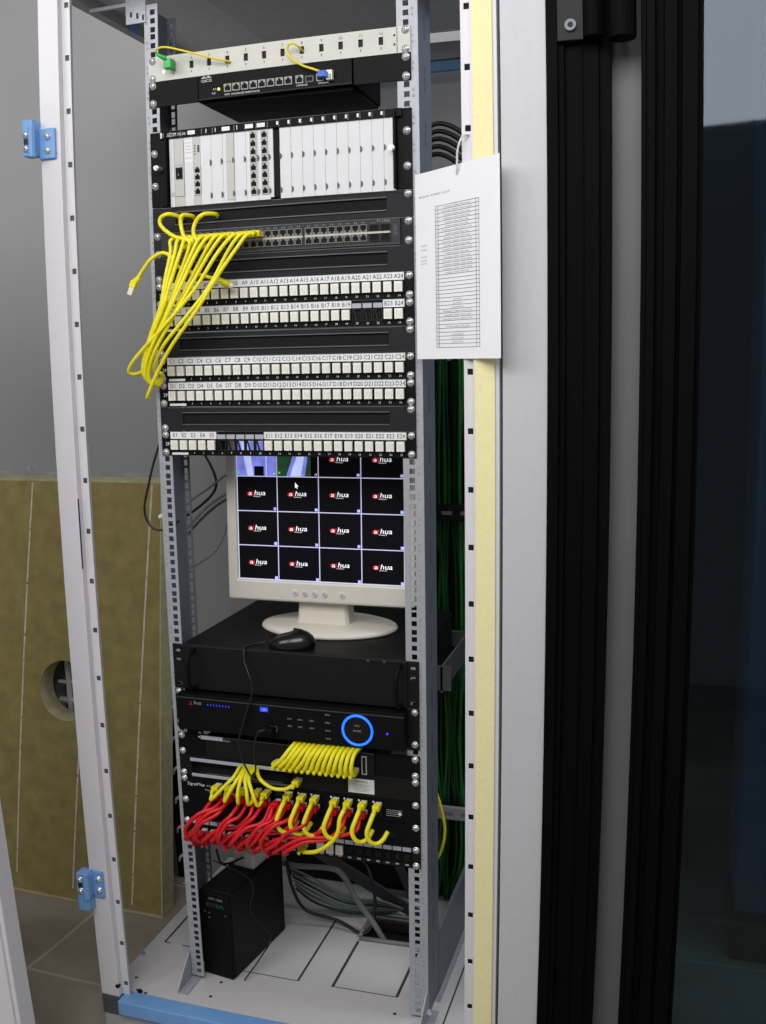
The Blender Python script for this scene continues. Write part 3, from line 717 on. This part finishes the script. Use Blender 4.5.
# video recorder
p = thing('video_recorder', 'black video recorder with glowing blue ring', 'video recorder', (241, 100, -795))
mb = MB().box(W0, 16, -3, 0, -833, -757, 0); build(mb, 'rack_ear', BLACKM, p); mb = MB().box(459, W1, -3, 0, -833, -757, 0); build(mb, 'rack_ear', BLACKM, p)
mb = MB().box(17, 458, -2, 330, -830, -760, 0); build(mb, 'case', BLACKM, p)
mb = MB().box(15, 460, -24, -2, -829, -759, 0); mb.box(15, 460, -25, -23.5, -767, -764, 1); build(mb, 'front_plate', [BLACK, SWGREY], p, bevel=2)
build(MB().torus(373.5, -25, -796.5, 27.5, 2.3, 0), 'light_ring', RING, p, smooth=True, label='glowing blue ring')
build(MB().disc(373.5, -25.4, -24, -796.5, 24, 0, 36), 'jog_dial', BLACKM, p)
mb = MB()
for x in (244, 264, 287):
    for z in (-788, -802): mb.text('ABC', x, z, -25.3, 3, 0, 'c', width=9)
for z in (-774, -789, -804): mb.text('FN', 317, z, -25.3, 3, 0, 'c', width=9)
mb.text('REC', 373.5, -789, -26, 3.6, 0, 'c'); mb.text('ENTER', 373.5, -799, -26, 3.6, 0, 'c'); mb.text('MENU', 318, -819, -25.3, 3, 0, 'c', width=10)
build(mb, 'button_lettering', INKG, p)
mb = MB().text('a', 42, -776.5, -25.4, 7, 0, slant=.2); mb.text('hua', 50, -776.5, -25.4, 7, 1, width=16, slant=.2); mb.quad(40, 48, -778.4, -777.6, -25.4, 0); build(mb, 'logo', [REDTXT, INKG], p)
mb = MB()
for i in range(8): mb.quad(79 + i * 6.2, 80.6 + i * 6.2, -777, -773.4, -25.4, 0)
mb.quad(186, 202, -778, -769, -25.3, 0); mb.disc(429, -25.6, -24, -798, 2.2, 0, 10); build(mb, 'indicator_lights', LEDB, p)
build(MB().text('HD', 194, -775.5, -25.6, 4, 0, 'c'), 'lettering', INKW, p)
build(MB().plate(205, 219, -814, -804, -25.2, -24, [(207, 217, -812, -806)], 0), 'usb_port', DGREY, p)
screws(p, [('l', 17, 0), ('r', 17, 0)], -3); place(SCREW_ME, 'screw', p, 473.85, -3, zh(18, 1)); place(SCREW_ME, 'screw', p, 8.75, -3, zh(18, 1))

# switch under the recorder
p = thing('network_switch', 'black switch with a bunched row of short yellow cables under the video recorder', 'switch', (241, 0, -866)); z = zt(19)
build(MB().box(W0, 62, -3, 0, z - 43.6, z - .8, 0), 'rack_ear', BLACK, p); build(MB().box(398, W1, -3, 0, z - 43.6, z - .8, 0), 'rack_ear', BLACK, p)
mb = MB().box(62, 398, -7, 160, z - 43, z - 1, 0); mb.box(62, 398, -7.6, -7, z - 2.2, z - 1, 1); build(mb, 'case', [BLACKM, DGREY], p, bevel=.8)
build(MB().text('TP-LINK', 80, z - 9, -7.4, 4.5, 0, width=34), 'lettering', INKG, p)
PX = [213 + 11.6 * i for i in range(14)]
for x in PX: place(PORTB_ME, 'port', p, x, -7.4, -879)
build(MB().plate(374, 384, -888, -852, -8, -7, [(376, 382, -886, -854)], 0), 'port_frame', GREYP, p)
build(MB().box(52, 98, -9, -7.4, z - 8, z - .5, 0).disc(49, -9, -7, z - 4, 2, 1, 8), 'paper_tag', [LABELG, SCREW], p, bevel=.4)
screws(p, four(19), -3)
# slotted panel
p = thing('cable_entry_unit', 'black panel with long slot on the left and small white label on the right', 'panel', (241, 0, -910)); z = zt(20)
mb = MB().plate(W0, W1, z - 43.8, z - .4, -2.4, 0, [(26, 236, z - 38, z - 12)], 0)
build(mb, 'panel', BLACKM, p)
mb = MB().box(24, 237, -5, -2, z - 13, z - 6.5, 0); mb.box(26, 150, -5, -2, z - 44, z - 38, 0); mb.box(150, 237, -5, -2, z - 42, z - 38, 1); build(mb, 'slot_edge', [LABELG, DGREY], p, bevel=.8)
build(MB().box(20, 240, 14, 16, z - 43, z - 2, 0), 'slot_backing', VOID, p)
l = build(MB().box(346, 396, -3, -2.4, z - 38.4, z - 10.5, 0), 'label_card', LABEL, p)
mb = MB().text('SIGNAMAX', 371, z - 17.5, -3.3, 4, 0, 'c', width=26)
for i in range(6): mb.text('xxxxxxxxxxxx', 371, z - 22 - 2.6 * i, -3.3, 1.5, 0, 'c', width=34 - (i % 3) * 4)
build(mb, 'small_print', INK, l)
screws(p, [('l', 20, 2), ('r', 20, 0), ('r', 19, 2)][:2], -3)
# jack panel
p = thing('jack_bay', 'black panel feeding the yellow cable loops and the red cables', 'patch panel', (241, 0, -955)); z = zt(21)
mb = MB().box(W0, W1, -2.4, 0, z - 43.8, z - .4, 0); build(mb, 'panel', BLACK, p)
UX = [82, 100, 112, 139, 168, 184]; VX = [207, 231, 258, 284, 323, 349, 377, 405]
for x in UX[:1] + UX[2:] + VX: place(PORTB_ME, 'port', p, x, -3, -945); place(PORTB_ME, 'port', p, x, -3, -962)
mb = MB().text('SignaMax', 14, -953, -2.8, 6.5, 0, width=38); mb.text('A B C', 56, -952, -2.8, 3, 0, width=14); mb.disc(70, -3.4, -2.4, -952, 1.8, 0, 8); mb.text('Category 5e', 51, -961, -2.8, 3, 0, width=20)
for i in range(4): mb.text('xxxxxxxxx', 418, -955 - 3.6 * i, -2.8, 2, 0, width=30 - 3 * (i % 2))
mb.disc(444, -3.6, -2.4, -960, 3, 0, 12)
for x in VX[1:]: mb.quad(x - 13, x - 9.5, -944, -940, -2.8, 0)
build(mb, 'lettering', INKW, p)
screws(p, [('l', 21, 0), ('r', 21, 0)], -3)
p = thing('blanking_plate', 'plain black panel behind the yellow cable loops', 'panel', (241, 0, -1000)); z = zt(22)
mb = MB().plate(W0, W1, z - 43.8, z - .6, -2.4, 0, [(414, 436, z - 32, z - 18)], 0); mb.box(400, 450, 2, 4, z - 40, z - 10, 1); build(mb, 'panel', [BLACK, VOID], p)
screws(p, [('l', 22, 0), ('r', 22, 0)], -3)
# lowest patch panel
p = thing('patch_bay', 'lowest black patch panel with red cables and seven open jacks', 'patch panel', (241, 0, -1045)); z = zt(23)
build(MB().box(W0, W1, -2.4, 0, z - 43.8, z - .6, 0).box(20, 464, 0, 34, z - 40, z - 4, 1), 'panel', [BLACKM, VOID], p)
for i in range(24):
    build(MB().box(JX[i] - 8, JX[i] + 8, -4, -2.4, z - 11, z - 3.6, 0), 'label_card', LABELG, p)
    if i in (14, 15, 16): place(JACK_ME, 'keystone_jack', p, JX[i], -2.4, z - 24)
    else:
        j = build(MB().plate(JX[i] - 8, JX[i] + 8, z - 34, z - 14, -4.5, -2.4, [(JX[i] - 6, JX[i] + 6, z - 31, z - 16)], 0).quad(JX[i] - 6, JX[i] + 6, z - 31, z - 16, -2.6, 1), 'open_jack', [BLACK, VOID], p)
    build(MB().quad(JX[i] - 3.4, JX[i] + 3.4, z - 40, z - 37, -2.8, 0), 'number_mark', LABELG, p)
screws(p, [('l', 23, 0), ('r', 23, 0), ('r', 23, 2)], -3)
# ---------------------------------------------------------------- monitor on the rack case
TA = .0319
def mon(a, b, c):
    return (84.2 + a, 128.4 + a * .0088 + b * math.cos(TA) + c * math.sin(TA), -566.2 + c * math.cos(TA) - b * math.sin(TA))
t = thing('monitor', 'cream monitor showing a grid of camera tiles on the rack case', 'monitor', (248, 165, -667))
mb = MB().plate(-21, 358, -40, 292, -7, 26, [(0, 338, 0, 270)], 0); build(mb.mapped(mon), 'bezel', CREAM, t, bevel=4)
mb = MB().box(-15, 352, 26, 50, -34, 286, 0); mb.box(60, 280, 50, 80, 10, 240, 0); build(mb.mapped(mon), 'back_shell', CREAM, t, bevel=4)
mb = MB().quad(0, 338, 0, 270, -.5, 0)
CW, CH = 84.5, 67.5
for i in range(5):
    x = min(max(i * CW, .9), 337.1); mb.quad(x - .9, x + .9, 0, 270, -1, 1)
    z = min(max(i * CH, .9), 269.1); mb.quad(0, 338, z - .9, z + .9, -1, 1)
scr = build(mb.mapped(mon), 'screen', [SCRBLK, SCRLINE], t, label='black screen with four by four tiles')
mb = MB()
mb.quad(1.5, 83, 203.5, 269, -1.2, 0); mb.add([(10, -1.4, 269), (24, -1.4, 203.5), (36, -1.4, 203.5), (28, -1.4, 269)], [(0, 1, 2, 3)], 1); mb.quad(62, 64, 203.5, 269, -1.4, 1)
mb.quad(38, 58, 203.5, 222, -1.4, 3)
mb.quad(86, 168, 203.5, 269, -1.2, 2); mb.add([(104, -1.4, 203.5), (142, -1.4, 203.5), (152, -1.4, 269), (128, -1.4, 269)], [(0, 1, 2, 3)], 0); mb.add([(112, -1.5, 203.5), (134, -1.5, 203.5), (146, -1.5, 269), (136, -1.5, 269)], [(0, 1, 2, 3)], 1)
mb.quad(154, 168, 203.5, 269, -1.4, 3)
mb.quad(3, 7, 208, 212, -1.8, 4); mb.quad(88, 92, 208, 212, -1.8, 4)
build(mb.mapped(mon), 'camera_picture', [SCRLAV, SCRPALE, SCRGREEN, SCRBLK, SCRLED], scr)
for r in range(4):
    for c in range(4):
        mb = MB(); x0, z0 = c * CW, r * CH
        if r < 3 or c > 1:
            cx, cz = x0 + 42, z0 + 31
            n = 14; mb.add([(cx - 14 + 6.5 * math.cos(2 * math.pi * k / n), -1.3, cz + 2.5 + 4.6 * math.sin(2 * math.pi * k / n)) for k in range(n)], [tuple(range(n))], 0)
            mb.text('a', cx - 18, cz, -1.6, 7.6, 1, width=7.5, slant=.2); mb.text('hua', cx - 6, cz, -1.6, 9.6, 1, width=24, slant=.22)
            mb.add([(cx - 10.4, -1.5, cz - .5), (cx - 8.8, -1.5, cz - .5), (cx - 6.4, -1.5, cz + 8), (cx - 8, -1.5, cz + 8)], [(0, 1, 2, 3)], 0)
            mb.text('TECHNOLOGY', cx - 8, cz - 3.4, -1.5, 1.8, 1, width=16)
        mb.quad(x0 + CW - 8, x0 + CW - 2, z0 + 2, z0 + 8, -1.3, 2); mb.text(str(17 + (3 - r) * 4 + c), x0 + CW - 5, z0 + 3.2, -1.7, 3.6, 1, 'c')
        build(mb.mapped(mon), 'tile_logo', [SCRRED, SCRWHITE, SCRLAV], scr)
mb = MB().add([(122, -2, 192), (122, -2, 181), (124.4, -2, 183), (126, -2, 179.5), (127.4, -2, 180.2), (126, -2, 183.6), (129, -2, 184)], [tuple(range(7))], 0); build(mb.mapped(mon), 'mouse_pointer', SCRWHITE, scr)
mb = MB()
for x in (120, 140, 160, 180, 216): mb.disc(x, -9.5, -7, -22, 5.6, 0, 16, 6.4); mb.disc(x, -10, -9.5, -22, 3.2, 1, 12, 4)
build(mb.mapped(mon), 'front_button', [CREAM, LABELG, LEDY], t)
mb = MB().ring_sweep([[(250 + sx * w, 168 + sy * d_, z) for sx, sy in ((-1, -.7), (-.9, -1), (.9, -1), (1, -.7), (1, .7), (.9, 1), (-.9, 1), (-1, .7))] for z, w, d_ in ((-664, 57, 26), (-640, 52, 24), (-600, 50, 22), (-560, 50, 20))]); build(mb, 'neck', CREAM, t, bevel=3)
mb = MB().lathe(254, 172, [(1, -666.8), (136, -666.8), (139, -663), (136, -658.5), (124, -655), (84, -652.5), (1, -651)], 0, 48, 1.0, .66); build(mb, 'foot', CREAM, t, smooth=True)

# mouse
t = thing('computer_mouse', 'black computer mouse in front of the monitor foot', 'mouse', (228, 26, -667))
prof = []
mb = MB(); n = 20
rings = []
for k, (z, s_) in enumerate(((0, .93), (4, 1.0), (12, .98), (20, .86), (26, .64), (30, .36), (31.5, .05))):
    rings.append([(232 + s_ * 46 * math.cos(q) + z * .1, 28 + s_ * 29 * math.sin(q) * (1 - .1 * math.cos(q)), -667 + z * (1 + .18 * math.cos(q))) for q in [2 * math.pi * i / n for i in range(n)]])
mb.ring_sweep(rings); build(mb, 'body', mat('satin_black_plastic', (20, 20, 21), .22), t, smooth=True)
build(MB().box(184, 204, 27.5, 28.5, -650, -645, 0).tube([(192, 25, -648), (192, 31, -648)], 5, 0), 'scroll_wheel', BLACKM, t)
mb = MB().tube([(180, 32, -661), (165, 26, -664), (152, 6, -665), (152, -8, -668), (155, -16, -688), (170, -26, -718), (173, -29, -745), (158, -32, -790), (144, -32, -835), (146, -34, -862), (160, -38, -890), (174, -42, -903), (181, -44, -880), (178, -42, -850), (186, -42, -815), (200, -38, -807)], 1.7, 0, 6); build(mb, 'cord', BLKCAB, t, smooth=True)
build(MB().box(202, 216, -44, -25, -813, -804, 0), 'plug', BLACK, t, bevel=1)

# uninterruptible power supply
def ups(a, b, c): return (79 + .990 * a + .139 * b, 15 - .139 * a + .990 * b, -1391.5 + c)
t = thing('power_supply_unit', 'black upright power backup unit standing on the cabinet tray', 'power backup', (50, 110, -1391.5))
build(MB().box(-72, 0, 8, 214, 0, 196, 0).mapped(ups), 'case', BLACKM, t, bevel=3)
build(MB().box(-73, 1, -2, 8, 1, 195, 0).mapped(ups), 'front_cover', BLACK, t, bevel=5)
build(MB().text('UPS 1000', -48, 180, -3, 5, 0, width=34).mapped(ups), 'lettering', INKG, t)
build(MB().text('EVER', -54, 164, -3, 8, 0, width=44).mapped(ups), 'logo', GREENTXT, t)
mb = MB()
for x, z in ((-58, 150), (-48, 148), (-48, 138), (-8, 150)): mb.disc(x, -3.4, -2, z, 2.2, 0, 10)
build(mb.mapped(ups), 'indicator', DGREY, t)
t = thing('power_adapter', 'white plastic adapter box lying on the power backup unit', 'adapter', (60, 150, -1195))
build(MB().box(-58, -8, 110, 165, 197, 232, 0).mapped(ups), 'case', JACKD, t, bevel=3)
build(MB().tube([(62, 128, -1170), (50, 90, -1165), (44, 60, -1150), (46, 40, -1110)], 2.5, 0), 'lead', BLKCAB, t, smooth=True)

# ---------------------------------------------------------------- network cables
def plug(parent, x, y, z, m, boot=True):
    mb = MB().box(x - 5.8, x + 5.8, y - 12, y + 4, z - 4, z + 4, 1 if boot else 0)
    mb.box(x - 6.4, x + 6.4, y - 24, y - 9, z - 5, z + 5, 0)
    mb.tube([(x, y - 22, z), (x, y - 30, z - .5), (x, y - 36, z - 2)], [4.6, 3.2], 0)
    return build(mb, 'plug', [m, CLEAR], parent, bevel=.8)
def cable(pts, m, r, label, group=None, plugs=(), cat='cable'):
    o = build(MB().tube(pts, r, 0, 6), 'patch_cable', m, None, smooth=True, at=pts[0], label=label, cat=cat, group=group)
    for q in plugs: plug(o, *q, m)
    return o
rnd = random.Random(11)
M0 = [(60, 48), (52, 2), (44, -42), (20, -93), (-1, -136), (-6, -163), (3, -180)]
M1 = [(134, 38), (101, -16), (66, -69), (30, -120), (11, -154), (8, -172), (15, -182)]
OWN = {8: [(152, 38), (112, -20), (56, -77), (-2, -128), (-26, -153), (-22, -161), (-8, -156)],
       9: [(168, 42), (134, -17), (86, -70), (45, -111), (19, -146), (13, -156), (24, -162)],
       10: [(190, 50), (157, 5), (115, -54), (64, -112), (29, -158), (2, -200), (-2, -203)]}
for i in range(11):
    x = gx[i]; j = rnd.uniform(-3, 3)
    way = OWN.get(i) or [(a[0] + (b[0] - a[0]) * i / 7 + j, a[1] + (b[1] - a[1]) * i / 7 + j * .5) for a, b in zip(M0, M1)]
    dep = (-50, -58, -62, -60, -52, -44, -30)
    d0 = -5 * (i % 3)
    pts = [(x, -36, 73.5), (x - 9, -48, 68)] + [(px, d + d0, pz) for (px, pz), d in zip(way, dep)]
    if i < 8: pts += [(14 + j, -14, -172 + 3 * j)]
    cable(pts, YEL, 3.4, 'yellow patch cable in the %s occupied switch port from the left' % ORD[i], 'yellow cables hanging from the switch', [(x, -6, 73.5)])
LOOP = [[(102, 65), (69, 74), (43, 93), (41, 108), (57, 114), (78, 109)], [(98, 62), (85, 76), (80, 99), (84, 110), (102, 109)], [(110, 65), (104, 80), (109, 97), (124, 109), (147, 109)]]
for i, (x, way) in enumerate(zip((82, 96, 110), LOOP)):
    pts = [(x, -36, 59)] + [(px, -48, pz) for px, pz in way[:-1]] + [(way[-1][0] - 10, -28, way[-1][1] + 2), (way[-1][0] - 20, 2, way[-1][1] + 2)]
    cable(pts, YEL, 3.6, 'yellow cable looping up into the brush slot, %s of three from the left' % ORD[i], 'yellow cables looping up into the brush slot', [(x, -6, 58)])
o = cable([(-11, -46, 6), (-2, -46, 17), (8, -47, 28), (20, -48, 39), (43, -50, 48), (60, -50, 41), (75, -48, 22), (113, -44, 7), (146, -36, -3), (160, -28, -11)], YEL, 3.4,
          'yellow cable with loose clear plug hanging left of the rack', plugs=())
ang = lambda x, y, z: (-14 + (x + 14) * .9 + (z - 6) * .42, y, 6 + (z - 6) * .9 - (x + 14) * .42)
mb = MB().tube([(-8, -46, 12), (-14, -46, 0)], [4.2, 6.5], 0); mb.box(-20, -8, -51, -41, -10, 2, 0); mb.box(-19, -9, -50, -42, -24, -10, 1); build(mb.mapped(ang), 'plug', [YEL, CLEAR], o, bevel=.8, label='loose clear plug')
mb = MB().tube([(140, -38, -1), (160, -29, -11)], [4.4, 6.8], 0); mb.tube([(160, -29, -11), (166, -26, -14)], [6, 5], 1); build(mb, 'plug', [YEL, CLEAR], o, smooth=True)

# bunched cables under the recorder
for i in range(14):
    x = PX[i]; j = rnd.uniform(-2, 2); dx = 34 - 2.2 * i
    pts = [(x + 1, -34, -880), (x + 5 + j, -42, -874 + j), (x + dx * .6, -44 + j, -858 + j), (x + dx, -34, -840), (x + dx + 4, -10, -835), (x + dx + 5, 30, -834)]
    cable(pts, YEL, 4.0, 'short yellow cable under the video recorder, %s from the left' % ORD[i], 'short yellow cables under the video recorder', [(x, -8, -879)])
# short yellow cables from the slot to the jack panel
SX = [(132, 84), (142, 112), (148, 139), (156, 168), (163, 186)]
for i, (x0, x1) in enumerate(SX):
    pts = [(x0, 8, -902), (x0, -10, -900), (x0 - 2, -34, -910), ((x0 + x1) / 2, -48, -934), (x1 + (4 if x1 < x0 else -4), -48, -955), (x1, -38, -952), (x1, -30, -946)]
    cable(pts, YEL, 3.6, 'short yellow cable from the slotted panel to the jack panel, %s from the left' % ORD[i], 'short yellow cables out of the slotted panel', [(x1, -4, -945)])
cable([(166, 8, -900), (170, -14, -900), (186, -36, -908), (212, -44, -918), (236, -40, -919), (248, -30, -914)], YEL, 3.6, 'yellow cable stretching right from the slot above the red cables', plugs=[(250, -4, -914)])
# yellow loops
for i, x in enumerate(VX):
    e = VX[i + 1] if i < 7 else x + 34
    if i == 0: continue
    if i == 5:
        pts = [(x, -34, -946), (x - 6, -46, -962), (x - 8, -52, -985), (x - 22, -52, -1008), (x - 52, -48, -1032), (x - 84, -36, -1044)]
        cable(pts, YEL, 4.2, 'long yellow cable slanting down to the lowest patch panel', plugs=[(x, -4, -944), (JX[12] + 6, -6, -1044)]); continue
    pts = [(x, -34, -946), (x - 3, -48, -958), (x - 8, -56, -978), (x - 2, -56, -994), (x + 8, -50, -1000), (x + 17, -40, -996), (x + 21, -24, -988)]
    cable(pts, YEL, 4.2, 'yellow cable loop on the jack panel, %s loop from the left' % ORD[i - 1 if i < 5 else i - 2], 'yellow cable loops on the jack panel', [(x, -4, -944)])
# red cables
RX = [82, 112, 139, 168, 184, 207, 231, 258, 284, 323, 349, 377]
TO = [1, 0, 3, 2, 5, 4, 7, 6, 9, 8, 11, 10]
for i in range(12):
    x = RX[i]; q = TO[i]; e = JX[q]; j = rnd.uniform(-5, 5); far = abs(x - e) > 90
    if far: mid = [(x - 4, -50, -980), ((x * .7 + e * .3), -48, -1004 + j), ((x * .35 + e * .65), -54, -1012 + j)]
    else: mid = [(x - 8, -58, -978), (x * .6 + e * .4 - 4, -62 + j, -996), (x * .3 + e * .7, -62, -1020)]
    pts = [(x, -36, -964)] + mid + [(e, -52, -1042), (e, -36, -1052)]
    cable(pts, RED, 3.8, 'red patch cable into the %s jack from the left of the lowest patch panel' % ORD[q], 'red cables on the lowest patch panel', [(x, -4, -962), (e, -5, -1046)])
# second layer of red cables arching left
for i, (x, e, h) in enumerate(((100, 36, -974), (116, 56, -972), (152, 104, -984), (198, 132, -990), (217, 164, -984), (250, 192, -978))):
    pts = [(x, -20, -962), (x - 6, -50, h + 4), ((x + e) / 2, -64, h - 6), (e + 4, -66, h - 36), (e, -58, -1036), (e + 3, -34, -1056)]
    cable(pts, RED, 3.8, 'red patch cable arching in front of the lowest patch panel, %s arch from the left' % ORD[i], 'red cables arching over the others', [(e + 3, -8, -1058)])

# ---------------------------------------------------------------- loose cables
def loose(pts, m, r, label, name='cable', group=None): return build(MB().tube(pts, r, 0, 6), name, m, None, smooth=True, at=pts[0], label=label, cat='cable', group=group)
o = loose([(2, 60, -240), (-8, 30, -262), (-28, 18, -320), (-44, 14, -376), (-52, 12, -412), (-47, 12, -438), (-32, 12, -452), (-12, 16, -452), (6, 40, -440)], BLKCAB, 2.2, 'black cable hanging in a loop left of the rack beside the monitor')
build(MB().tube([(-18, 8, -428), (-10, 8, -425)], 4.5, 0), 'tag', WHITE, o, label='small white tag')
loose([(-60, 200, -270), (-16, 200, -330), (6, 200, -376), (2, 200, -404), (-24, 200, -430), (-56, 200, -452), (-90, 200, -470)], BLKCAB, 2.8, 'black cable bending behind the rail left of the monitor')
loose([(-80, 240, -438), (-54, 210, -424), (-10, 200, -398), (34, 200, -368), (90, 230, -330)], GREYCAB, 2.2, 'grey cable left of the monitor, uppermost of the slanting four', group=None)
loose([(-80, 210, -494), (-52, 200, -470), (-14, 200, -436), (30, 200, -408), (90, 230, -370)], GREYCAB, 3, 'grey cable left of the monitor, second from the top of the slanting four')
loose([(-70, 215, -498), (-44, 205, -474), (-6, 203, -442), (32, 203, -418), (90, 234, -384)], DGREY, 3, 'dark grey cable left of the monitor, third from the top of the slanting four')
loose([(-90, 220, -580), (-38, 204, -554), (0, 200, -526), (20, 200, -492), (32, 204, -458), (60, 230, -410)], GREYCAB, 2.6, 'grey cable left of the monitor, lowest of the slanting four')
loose([(470, 120, -925), (483, 104, -950), (498, 98, -994), (504, 98, -1036), (496, 100, -1080), (480, 110, -1110), (462, 130, -1125)], YELD, 3, 'single yellow cable bulging out behind the right rail')
# green cable trunk
mb = MB(); rg = random.Random(4)
for i in range(44):
    x = 372 + 3.4 * i + rg.uniform(-3, 3); y = 422 + rg.uniform(0, 26); d_ = rg.uniform(-14, 14)
    mb.tube([(x, y + 20, -20), (x + d_ * .3, y, -160), (x - d_ * .4, y + rg.uniform(-6, 6), -420), (x + d_, y, -700), (x - d_ * .6, y + rg.uniform(-8, 8), -980), (x + d_, y, -1240), (x - d_ - 8, y + 6, -1386)], rg.uniform(3, 4), rg.randrange(2), 3, 6)
build(mb, 'cable_trunk', [GREENC, GREENC2], None, smooth=True, at=(450, 430, -1386), label='thick bundle of green cables hanging at the back of the cabinet', cat='cable bundle', kind='stuff')
for i in range(5):
    loose([(370, 400, 250 - i * 8), (410, 396, 320 - i * 14), (450, 394, 326 - i * 16), (500, 396, 290 - i * 18), (540, 400, 220 - i * 16)], BLKCAB, 5, 'black cable arching at the back above the hanging paper', group='black cables arching at the back')
# on the tray
loose([(90, 262, -1248), (130, 262, -1250), (205, 268, -1248), (232, 276, -1268), (262, 272, -1318), (307, 262, -1370), (335, 256, -1412)], GREYCAB, 6.5, 'thick grey hose bending down into the tray opening', 'hose')
for i in range(6):
    z = -1300 - i * 14
    loose([(95, 300 + i * 6, z + 20), (150, 310, z - 6 + i * 2), (220, 330 - i * 4, -1352 - i * 5), (300, 330, -1350 - i * 6), (350, 345, -1372)], [GREYCAB, STEELD, GREENC2][i % 3], 3, '%s cable in the slack bundle behind the power backup' % ['grey', 'steel grey', 'dark green'][i % 3], group='slack cables behind the power backup')
loose([(108, 250, -1235), (122, 246, -1300), (150, 252, -1352), (220, 262, -1372), (280, 250, -1388), (300, 262, -1370), (296, 300, -1320), (270, 330, -1270), (230, 360, -1250)], BLKCAB, 4, 'black power cable looping over the tray beside the hose')
loose([(60, -2, -1110), (110, 60, -1180), (100, 70, -1260), (128, 100, -1330), (118, 60, -1362), (100, 20, -1389)], BLKCAB, 1.5, 'thin black lead hanging beside the power backup')
t = thing('duct', 'grey flat duct lying diagonally behind the hose', 'duct', (240, 380, -1350))
mb = MB(); A, B = Vector((70, 446, -1296)), Vector((392, 330, -1378))
mb.ring_sweep([[tuple(A + (B - A) * f + Vector(o)) for o in ((0, 0, -16), (0, 8, -16), (0, 8, 16), (0, 0, 16))] for f in (0, .25, .5, .75, 1)]); build(mb, 'duct', DGREY, t, bevel=1)
mb = MB(); A, B = Vector((300, 440, -1290)), Vector((352, 420, -1388))
mb.ring_sweep([[tuple(A + (B - A) * f + Vector(o)) for o in ((-12, 0, 0), (12, 0, 0), (12, 6, 0), (-12, 6, 0))] for f in (0, .5, 1)]); build(mb, 'branch', DGREY, t, bevel=1)

# ---------------------------------------------------------------- printed sheet on the post
def sheet(s_, b, z):
    b -= 6
    return (494 + .7714 * s_ + .633 * b, -14 - .6333 * s_ + .771 * b, z)
t = thing('printed_sheet', 'white printed sheet with a long table hanging on the right post', 'paper', (571, -80, 152))
mb = MB(); n = 8
mb.box(0, 210, 0, .5, -145, 152.5, 0, 40)
build(mb.mapped(sheet), 'paper', PAPER, t)
mb = MB()
for k in range(38):
    z = 95 - k * (222 / 37); mb.quad(54, 162, z - .3, z + .3, -.4, 0)
for x in (54, 61, 155, 162): mb.quad(x - .35, x + .35, -127, 95, -.4, 0)
build(mb.mapped(sheet), 'table_lines', INK, t)
mb = MB(); rp = random.Random(9)
for k in list(range(1, 19)) + [25, 26, 27, 28, 29, 30, 32, 34, 35, 36]:
    z = 95 - k * (222 / 37) + 1.5
    w = {25: 20, 26: 24, 27: 30, 34: 30, 35: 30, 36: 26, 32: 60}.get(k, rp.choice((58, 66, 74)))
    mb.text('xnomeu rasten vloiu mes', 108, z, -.5, 2.8, 0, 'c', width=w)
for k in range(37): mb.text(str(k + 1), 57.5, 95 - k * 6 - 4.6, -.5, 2.4, 0, 'c')
mb.text('RACK PORT LIST', 11, 113, -.5, 3.2, 0, width=82)
build(mb.mapped(sheet), 'printed_text', INKG, t); mb = MB()
for z in (36, 29, 18, 12, 7): mb.text('xxxxx', 14, z, -.5, 2.6, 0, width=17)
build(mb.mapped(sheet), 'printed_text', INKG, t)
build(MB().disc(111, -.8, -.4, 141, 3.4, 0, 14).mapped(sheet), 'eyelet', CREAM, t)
w = build(MB().tube([(576, -87, 136), (577, -96, 146), (580, -104, 170), (587, -106, 188), (594, -96, 194), (597, -86, 192)], 1.8, 0), 'hanging_tie', WHITE, None, smooth=True, at=(580, -100, 170), label='white plastic tie holding the sheet to the post', cat='cable tie')

# ---------------------------------------------------------------- light and camera
def area(name, loc, aim, sx, sy, power, col):
    l = bpy.data.lights.new(name, 'AREA'); l.shape = 'RECTANGLE'; l.size = sx; l.size_y = sy; l.energy = power; l.color = col
    o = bpy.data.objects.new(name, l); COL.objects.link(o); o.location = loc
    o.rotation_euler = (Vector(aim) - Vector(loc)).to_track_quat('-Z', 'Y').to_euler(); return o
area('ceiling_light', (.5, -1.7, 2.45), (.2, 0, 1.55), 1.6, .9, 31, (1, .98, .97))
area('ceiling_light', (-1.5, -2.0, 2.6), (-.8, .3, .5), 1.6, 1.0, 30, (1, .98, .97))
area('added_cabinet_fill', (1.7, .1, 2.7), (1.4, .6, .8), .8, .6, 16, (.9, .96, 1))  # added fill lamp, brightens the blue cabinet behind the glass
wd = bpy.data.worlds.new('room'); SC.world = wd; wd.use_nodes = True
wd.node_tree.nodes['Background'].inputs[0].default_value = (.92, .95, 1, 1); wd.node_tree.nodes['Background'].inputs[1].default_value = .22
SC.view_settings.view_transform = 'Standard'; SC.view_settings.look = 'None'; SC.view_settings.exposure = 0

cd = bpy.data.cameras.new('camera'); cam = bpy.data.objects.new('camera', cd); COL.objects.link(cam)
cd.sensor_fit = 'VERTICAL'; cd.sensor_height = 24; cd.lens = 986.505 * 24 / 1024; cd.clip_start = .02
yaw, pitch, roll = .291358778, -.153154786, -.017271172
fwd = Vector((-math.sin(yaw) * math.cos(pitch), math.cos(yaw) * math.cos(pitch), math.sin(pitch)))
r0 = Vector((math.cos(yaw), math.sin(yaw), 0)); u0 = r0.cross(fwd)
rt = r0 * math.cos(roll) + u0 * math.sin(roll); up = -r0 * math.sin(roll) + u0 * math.cos(roll)
M = Matrix((rt, up, -fwd)).transposed().to_4x4()
M.translation = Vector((.914158, -1.644294, (-140.0438747780917 - FLOOR) / 1000))
cam.matrix_world = M; SC.camera = cam
